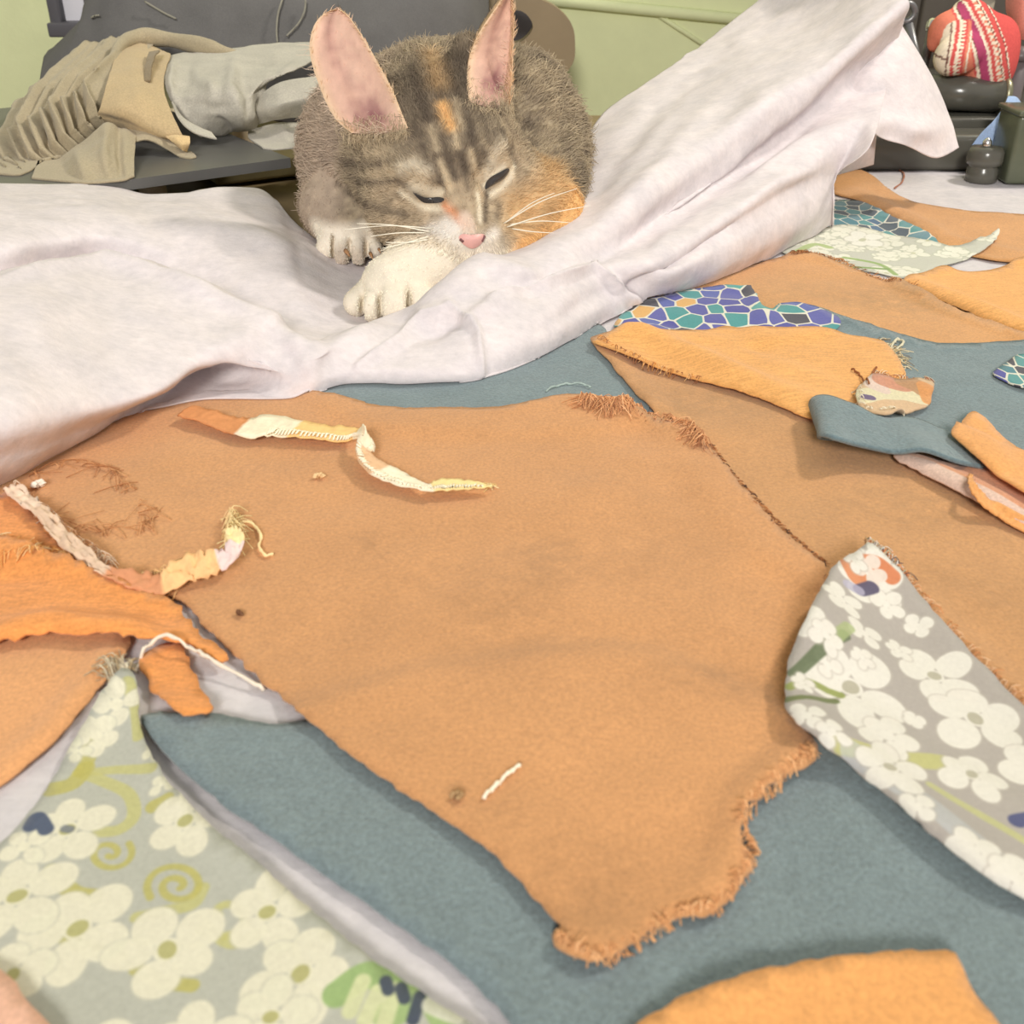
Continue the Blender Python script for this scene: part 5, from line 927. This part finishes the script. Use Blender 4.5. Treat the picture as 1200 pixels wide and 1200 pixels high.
rows = [[(192, 68, .86), (190, 84, .80), (194, 104, .765), (202, 122, .755), (214, 146, .75), (236, 161, .76)], [(216, 62, .87), (218, 84, .80), (224, 106, .76), (232, 124, .75), (242, 142, .75), (250, 156, .765)], [(250, 60, .88), (255, 84, .80), (260, 106, .755), (266, 126, .745), (270, 144, .75), (274, 154, .77)], [(290, 56, .89), (290, 80, .81), (290, 104, .765), (292, 124, .755), (295, 140, .76), (297, 150, .78)], [(330, 50, .90), (326, 70, .83), (318, 86, .79), (306, 100, .775), (302, 124, .77), (302, 144, .78)], [(375, 48, .90), (370, 66, .84), (350, 80, .80), (324, 92, .785), (312, 110, .785), (306, 130, .79)]]
v, f = loftP(rows, 110, 90, [([(275, 75), (270, 105), (278, 130), (286, 146)], .005, 8), ([(204, 74), (200, 100), (206, 118)], .004, 5), ([(204, 118), (222, 142), (244, 152), (276, 155)], .003, 6), ([(225, 64), (220, 90), (208, 110)], -.002, 7), ([(252, 138), (262, 145), (272, 153)], -.003, 5), ([(302, 130), (304, 110), (318, 98), (336, 95)], -.004, 4), ([(320, 88), (332, 92), (345, 86)], -.003, 5), ([(240, 70), (290, 66), (340, 60)], .002, 10), ([(222, 80), (240, 100), (262, 108)], .0022, 7), ([(230, 120), (250, 128), (268, 124)], -.0022, 6), ([(285, 95), (292, 115), (288, 138)], -.0025, 6), ([(300, 70), (322, 74), (345, 70)], -.002, 7), ([(246, 92), (250, 112), (244, 130)], .0018, 6), ([(345, 74), (335, 86), (318, 94)], .002, 6)]); mesh_obj('shirt_body', v, f, GRY, gy_)
rows = [[(304, 112, .775), (301, 130, .77), (300, 146, .785)], [(325, 98, .775), (325, 122, .755), (325, 140, .77)], [(350, 92, .78), (350, 116, .76), (350, 137, .775)], [(380, 86, .79), (380, 112, .77), (380, 134, .785)]]
v, f = loftP(rows, 40, 30, [([(310, 120), (340, 112), (372, 106)], -.002, 8)]); mesh_obj('sleeve', v, f, GRY, gy_)
rows = [[(292, 152, .79), (292, 168, .76), (306, 184, .735), (310, 190, .725)], [(318, 146, .785), (318, 165, .75), (320, 182, .73), (322, 189, .722)], [(345, 145, .785), (345, 165, .755), (342, 180, .735), (340, 187, .726)], [(380, 143, .80), (380, 162, .77), (375, 178, .745), (372, 184, .735)]]
v, f = loftP(rows, 40, 30, [([(305, 152), (310, 170), (318, 188)], -.003, 5), ([(330, 150), (338, 168), (336, 186)], .003, 7)]); mesh_obj('shirt_tail', v, f, GRY, gy_)
rows = [[(202, 118, .742), (206, 130, .728)], [(212, 134, .730), (216, 146, .718)], [(228, 146, .722), (230, 156, .712)], [(248, 155, .716), (254, 162, .708)]]
v, f = loftP(rows, 30, 8); mesh_obj('folded_hem', v, f, GRY, gy_)
# black bag slumped behind the clothes
rows = [[(44, 120, .955), (46, 80, .98), (52, 60, 1.02), (60, 60, 1.08)], [(74, 110, .95), (74, 60, .97), (96, 30, 1.0), (100, 20, 1.08)], [(110, 90, .945), (108, 36, .97), (108, 0, 1.0), (110, -20, 1.1)], [(150, 70, .94), (150, 20, .96), (150, -60, 1.00), (150, -110, 1.12)], [(250, 110, .93), (250, 40, .95), (250, -40, .99), (250, -110, 1.12)], [(350, 150, .93), (345, 60, .95), (340, -30, .99), (340, -110, 1.12)], [(450, 160, .95), (450, 70, .96), (450, -30, 1.0), (450, -110, 1.12)], [(540, 160, .98), (540, 80, .99), (535, -20, 1.02), (530, -100, 1.12)], [(575, 160, 1.02), (572, 90, 1.03), (570, 0, 1.06), (566, -90, 1.12)]]
bg = empty('black_bag', (-.30, 1.0, T0)); tag(bg, 'large soft black bag slumped behind the clothes and the cat', 'bag')
A_ = np.array(rows, float); g = P(A_[..., 0], A_[..., 1], A_[..., 2]); g = crom(crom(g, 90).swapaxes(0, 1), 40).swapaxes(0, 1); g += grid_normals(g) * (.006 * vnoise(g * 14, 2) + .002 * vnoise(g * 40, 3))[..., None]; g[..., 2] = np.maximum(g[..., 2], T0 + .001); g[..., 1] = np.minimum(g[..., 1], 1.10); BG = g
v, f = shell(g, .003); mesh_obj('bag_body', v, f, BLKF, bg)
CORD = plain('grey_cord', (150, 146, 132), .7, .2)
for pts in ([(332, -4), (326, 15), (324, 35), (325, 50)], [(358, 0), (357, 12), (352, 24), (345, 33), (336, 42)], [(170, 2), (190, 14), (206, 22)], [(103, 24), (110, 19), (116, 18)]):
    pts = np.array(pts, float); q = P(pts[:, 0], pts[:, 1], np.full(len(pts), .9)); bq = proj(BG).reshape(-1, 2); fl_ = BG.reshape(-1, 3); q = np.array([P(a, b, fl_[np.argmin(((bq - [a, b]) ** 2).sum(1))][1] - .006) for a, b in crom(pts, 16)]); v, f = tube(q, .0008, 6); mesh_obj('cord', v, f, CORD, bg)
# framed white panel
fe = empty('framed_panel', (-.47, 1.12, T0)); tag(fe, 'white panel in a black frame standing against the green wall, top left', 'panel')
WP = plain('white_panel', (236, 234, 240), .5, .3, var=.02); BF = plain('black_frame', (92, 90, 94), .45, .3, var=.04)
def pbox(x0, y0, x1, y1, Y, th, bev=.002):
    a = P(x0, y1, Y); b = P(x1, y1, Y); b[2] = P(x0, y0, Y)[2]; return box(((a[0] + b[0]) / 2, Y + th / 2, (a[2] + b[2]) / 2), (b[0] - a[0], th, b[2] - a[2]), bev)
v, f = pbox(72, -120, 240, 36, 1.19, .008); mesh_obj('panel', v, f, WP, fe)
v, f = pbox(61, -120, 74, 40, 1.175, .025); mesh_obj('frame_side', v, f, BF, fe)
v, f = pbox(104, -120, 112, 40, 1.175, .02); mesh_obj('frame_side', v, f, BF, fe)
v, f = pbox(57, 27, 240, 44, 1.165, .04); mesh_obj('frame_bottom', v, f, BF, fe)
q = P(100, 40, 1.14); v, f = box((q[0], 1.19, (q[2] + T0) / 2 - .005), (.05, .03, q[2] - T0 - .01), .002); mesh_obj('stand', v, f, BF, fe)
# chair back
CH_ = plain('brown_chair_wood', (150, 132, 104), .5, .3, var=.10, scale=12)
ce = empty('wooden_chair', (.0, 1.12, 0)); tag(ce, 'brown wooden chair back with rounded corner and dark oval opening, behind the cat', 'chair')
outl = [(470, -40), (540, -34), (590, -18), (625, -4), (648, 6), (664, 20), (672, 34), (674, 52), (673, 70), (666, 82), (656, 92), (640, 100), (560, 104), (470, 100)]; hol = [(590, 18), (604, 12), (616, 16), (624, 28), (622, 38), (612, 48), (602, 51), (590, 46), (582, 34)]
v, f = prism(crom(outl, 60, True), 1.09, .022, crom(hol, 30, True)); mesh_obj('backrest', v, f, CH_, ce, False)
DKW = plain('dark_padding', (104, 100, 102), .8, .2); a = P(560, 70, 1.17); b = P(640, -6, 1.17); v, f = box(((a[0] + b[0]) / 2, 1.18, (a[2] + b[2]) / 2), (b[0] - a[0], .010, b[2] - a[2]), .002); mesh_obj('back_panel', v, f, DKW, ce)
for x in (500, 625):
    a = P(x, 96, 1.10); v, f = box((a[0], 1.104, (a[2] + .02) / 2), (.03, .022, a[2] + .0), .003); mesh_obj('post', v, f, CH_, ce, False)
# olive box lying under the shelf, and a white ruler edge
OLV = plain('olive_card', (142, 130, 92), .7, .2, var=.08)
a, b = U(205, 213, .001), U(345, 196, .001); m_ = (a + b) / 2; dx = b - a; an = math.atan2(dx[1], dx[0])
v, f = box((m_[0] + .03, m_[1] + .02, T0 + .008), (.12, .06, .014), .002, an); tag(mesh_obj('cardboard_box', v, f, OLV, None, False), 'flat olive brown cardboard box under the black shelf, left of the cat', 'box')

# ---------------------------------------------------------------- right: black sewing machine with things on it
MB = plain('black_enamel', (92, 90, 82), .22, .5, var=.06); MB2 = plain('dark_green_enamel', (96, 100, 82), .25, .45, var=.1); CHR = plain('chrome', (232, 230, 226), .18, .5, 1.0, var=.02)
se = empty('sewing_machine', (.50, .86, T0)); tag(se, 'old black enamelled sewing machine at the far right behind the fabric heap', 'sewing machine')
def wbox(x0, y0, x1, y1, Y, depth, bev=.004, mat=MB, name='bed', yb=None):
    a = P(x0, y1, Y); b = P(x1, y0, Y); v, f = box(((a[0] + b[0]) / 2, Y + depth / 2, (a[2] + b[2]) / 2), (b[0] - a[0], depth, b[2] - a[2]), bev); return mesh_obj(name, v, f, mat, se)
a = P(1000, 170, .83); b = P(1290, 170, .83); zt = T0 + .026
v, f = box((.42, .905, T0 + .0142), (.46, .17, .026), .004); mesh_obj('bed', v, f, MB, se)
v, f = box((.42, .915, T0 + .030), (.44, .13, .008), .002); mesh_obj('bed_plate', v, f, MB, se)
a, b = P(1090, 140, .875), P(1178, 98, .875)
v, f = box(((a[0] + b[0]) / 2, .92, (T0 + .034 + b[2]) / 2), (b[0] - a[0], .085, b[2] - T0 - .034), .004); mesh_obj('arm_base', v, f, MB, se)
q = np.array([P(1088, 107, .872), P(1174, 112, .872)]); v, f = tube(q, .0125, 24); mesh_obj('roller', v, f, MB, se)
d_ = nrm(q[1] - q[0]); v, f = lathe([(.0128, 0), (.0136, .001), (.0136, .004), (.012, .005)], q[1] - d_ * .002, 28, d_); mesh_obj('end_ring', v, f, plain('worn_steel', (150, 146, 120), .35, .4, .6), se)
c = P(1154, 200, .785); v, f = lathe([(.0105, 0), (.0110, .001), (.0108, .009), (.0100, .010), (.0100, .0115), (.0122, .0125), (.0126, .015), (.0124, .021), (.0105, .0240), (.0050, .0250), (.001, .0252)], (c[0], .789, T0 + .0012), 36); mesh_obj('knob', v, f, MB, se)
v, f = lathe([(.0030, 0), (.0034, .001), (.0030, .004), (.0012, .006), (.0004, .0062)], (c[0] - .002, .786, T0 + .0258), 20); mesh_obj('highlight_pin', v, f, CHR, se)  # bright pin added to stand for the highlight on the black knob
# uprights and tools behind
v, f = tube(P(np.array([1075, 1084, 1094]), np.array([60, 75, 92]), np.array([.90, .89, .89])), .003, 8); 
w0 = P(1062, 15, .93); w1 = P(1085, 120, .915); we = empty('wrench', tuple(w1)); tag(we, 'dark steel wrench with a round eye behind the sheet corner, top right', 'tool'); STL = plain('dark_steel', (128, 128, 128), .35, .4, .5)
v, f = tube(np.array([w0 + (w1 - w0) * .12, w1]), [.0036, .0042], 8); mesh_obj('handle', v, f, STL, we)
t_ = np.arange(29) / 28 * 2 * np.pi; v, f = tube(w0 + .0065 * np.stack([np.cos(t_), 0 * t_, np.sin(t_)], -1), .0028, 8, False); mesh_obj('eye', v, f, STL, we)
w0 = P(1094, 30, .915); w1 = P(1082, 80, .905); be_ = empty('punch', tuple(w1)); tag(be_, 'chrome-headed dark metal punch leaning left of the striped cushion', 'tool')
v, f = tube(np.array([w0, w1]), [.0042, .0034], 10); mesh_obj('shaft', v, f, STL, be_); v, f = lathe([(.0052, -.004), (.0056, -.002), (.0056, .002), (.004, .0048), (.001, .006)], w0, 20, w0 - w1); mesh_obj('chrome_head', v, f, CHR, be_)
# striped cushion
def zf(px, py, Y): return P(px, py, Y)
K1 = P(1150, 55, .885); fs_ = Field(K1 - [.075, .05, .06], K1 + [.06, .05, .055], .0013)
ax_ = nrm(P(1135, 20, .885) - P(1160, 92, .885)); 
for x, y, r, Y in ((1133, 17, .0105, .895), (1142, 40, .0180, .89), (1152, 62, .0205, .885), (1158, 82, .0185, .885)): fs_.ell(P(x, y, Y), (r, .020, r * 1.05), .012)
fs_.ell(P(1172, 50, .89), (.0125, .015, .0175), .012); fs_.ell(P(1112, 38, .885), (.0150, .017, .0150), .010); fs_.ell(P(1126, 62, .868), (.0165, .013, .0150), .003); fs_.ell(P(1114, 68, .862), (.0125, .012, .0125), .006); fs_.cap(P(1100, 48, .885), P(1094, 53, .885), .006, .004, .006)
pv, pf = surface_nets(fs_.F, fs_.lo, fs_.h); pv = smooth_mesh(pv, pf, 3)
pp = proj(pv); lobe = (np.linalg.norm(pv - P(1122, 64, .862), axis=1) < .026) & (pv[:, 1] < .872) & (pp[:, 0] < 1139)
SAL, CRE, RED, MAG, DKL = [lin(c) for c in ((232, 136, 112), (244, 228, 204), (214, 92, 88), (178, 74, 110), (120, 84, 74))]
curve = np.array([(1128, 8), (1143, 36), (1152, 60), (1157, 96)], float); d, t = seg_dist(pp, curve); sgn = np.sign(pp[:, 0] - (np.interp(pp[:, 1], curve[:, 1], curve[:, 0]))); s_ = d * sgn
bands = [(-99, SAL), (-13.5, RED), (-11, CRE), (-7.5, DKL), (-6.5, MAG), (0, MAG), (4, CRE), (7.5, RED), (12.5, CRE), (13.8, SAL), (18, DKL), (19.2, CRE), (20.5, RED), (26, DKL), (27, CRE), (28, RED)]
col = np.tile(SAL, (len(pv), 1))
for lo, c in bands: col[s_ >= lo] = c
zz = (np.abs((pp[:, 1] * .28) % 2 - 1) > .5) & (s_ > 14) & (s_ < 18); col[zz] = CRE
lx = pp[:, 0] + 4 * np.sin((pp[:, 1] - 60) / 22); 
for lo, c in ((0, CRE), (1110.5, DKL), (1112.5, CRE), (1116, RED), (1121, CRE), (1124, DKL), (1125, RED), (1131, SAL), (1134, CRE), (1136, SAL)): col[lobe & (lx >= lo)] = c
zz = lobe & (lx > 1120) & (lx < 1128) & ((pp[:, 1] // 2.2) % 2 > .5); col[zz] = CRE
zz = lobe & (lx < 1110) & (np.abs(pp[:, 1] - 66 - .5 * (pp[:, 0] - 1100)) < 1.6); col[zz] = DKL
o = mesh_obj('pin_cushion', pv, pf, tinted('woven_wool', .95, .1, .1, 500), None, True, None, col); tag(o, 'red, pink and cream striped woven cushion on the black machine, top right', 'cushion')
# blue cloth scrap hanging from the machine
rows = [[(1181, 113, .832), (1190, 114, .834), (1196, 122, .836)], [(1174, 128, .824), (1186, 132, .825), (1194, 134, .828)], [(1164, 142, .818), (1176, 150, .817), (1184, 152, .819)], [(1150, 156, .8165), (1164, 164, .815), (1178, 166, .816)], [(1138, 172, .8150), (1152, 173, .8135), (1178, 174, .8145)]]
A_ = np.array(rows, float); g = P(A_[..., 0], A_[..., 1], A_[..., 2]); g = crom(crom(g, 36).swapaxes(0, 1), 18).swapaxes(0, 1); g += grid_normals(g) * (.0012 * vnoise(g * 90, 3))[..., None]; v, f = shell(g, .0006)
tag(mesh_obj('blue_cloth', v, f, fabric('blue_cotton', (166, 190, 226), .05, .3)), 'small light blue cloth draped over the black machine at right', 'cloth')
# dark green tin at the edge, bottles and red cloth behind
te = empty('green_tin', tuple(P(1195, 220, .785))); tag(te, 'dark green metal tin at the right frame edge beside the black knob', 'tin')
a, b = P(1178, 222, .775), P(1290, 136, .775); zb = T0 + .0012
v, f = box(((a[0] + b[0]) / 2, .795, (zb + b[2]) / 2), (b[0] - a[0], .036, b[2] - zb), .003); mesh_obj('tin_body', v, f, MB2, te); v, f = box(((a[0] + b[0]) / 2, .795, b[2] + .001), (b[0] - a[0] + .003, .039, .004), .0015); mesh_obj('lid', v, f, MB2, te)
GLS = plain('cloudy_glass', (160, 152, 134), .2, .5, var=.15); je = empty('glass_jar', tuple(P(1148, 20, .96))); tag(je, 'small cloudy glass jar behind the striped cushion, at the top edge', 'jar')
c = P(1148, 16, .965); v, f = lathe([(.012, T0 + .034), (.014, T0 + .036), (.014, c[2] - .004), (.010, c[2] + .003), (.010, c[2] + .012)], (c[0], c[1], 0), 28); mesh_obj('glass', v, f, GLS, je); v, f = lathe([(.011, c[2] + .012), (.0115, c[2] + .013), (.0115, c[2] + .022), (.010, c[2] + .023)], (c[0], c[1], 0), 28); mesh_obj('lid', v, f, CHR, je)
rows = [[(1180, -20, .94), (1178, 10, .93), (1186, 30, .925), (1192, 42, .93)], [(1200, -24, .92), (1200, 8, .91), (1198, 34, .905), (1198, 46, .91)], [(1240, -20, .93), (1240, 10, .92), (1240, 34, .92), (1240, 50, .93)]]
A_ = np.array(rows, float); g = P(A_[..., 0], A_[..., 1], A_[..., 2]); g = crom(crom(g, 30).swapaxes(0, 1), 24).swapaxes(0, 1); g += grid_normals(g) * (.002 * vnoise(g * 60, 3))[..., None]; v, f = shell(g, .001)
tag(mesh_obj('red_cloth', v, f, fabric('coral_cloth', (206, 128, 112), .08, .4)), 'coral red cloth hanging at the top right frame corner', 'cloth')
for k, (x, y0, r, colr, nm, lb) in enumerate(((1186, 58, .0052, (176, 168, 146), 'bobbin_post', 'pale metal spool post right of the striped cushion'), (1196, 62, .0075, (104, 96, 96), 'thread_spool', 'dark thread spool standing at the right frame edge below the coral cloth'))):
    c = P(x, y0, .90); zb = T0 + .034; e_ = empty(nm, (c[0], c[1], zb)); tag(e_, lb, 'spool'); m_ = plain(nm + '_paint', colr, .4, .4)
    v, f = lathe([(r * 1.3, zb), (r * 1.3, zb + .003), (r, zb + .005), (r, c[2] - .006)], (c[0], c[1], 0), 20); mesh_obj('core', v, f, m_, e_); v, f = lathe([(r, c[2] - .006), (r * 1.25, c[2] - .004), (r * 1.2, c[2]), (r * .7, c[2] + .004), (r * .2, c[2] + .005)], (c[0], c[1], 0), 20); mesh_obj('cap', v, f, m_, e_)
# dark cabinet behind the machine
DKB = plain('dark_cabinet', (98, 92, 84), .6, .25, var=.08); ke = empty('dark_cabinet', (.62, 1.12, T0)); tag(ke, 'dark cabinet front behind the sewing machine at the top right corner', 'cabinet')
a = P(1035, 60, 1.06); v, f = box((a[0] + .25, 1.13, T0 + .21), (.50, .12, .42), .004); mesh_obj('cabinet_body', v, f, DKB, ke); v, f = box((a[0] + .25, 1.066, T0 + .2), (.44, .012, .34), .003); mesh_obj('door', v, f, DKB, ke)
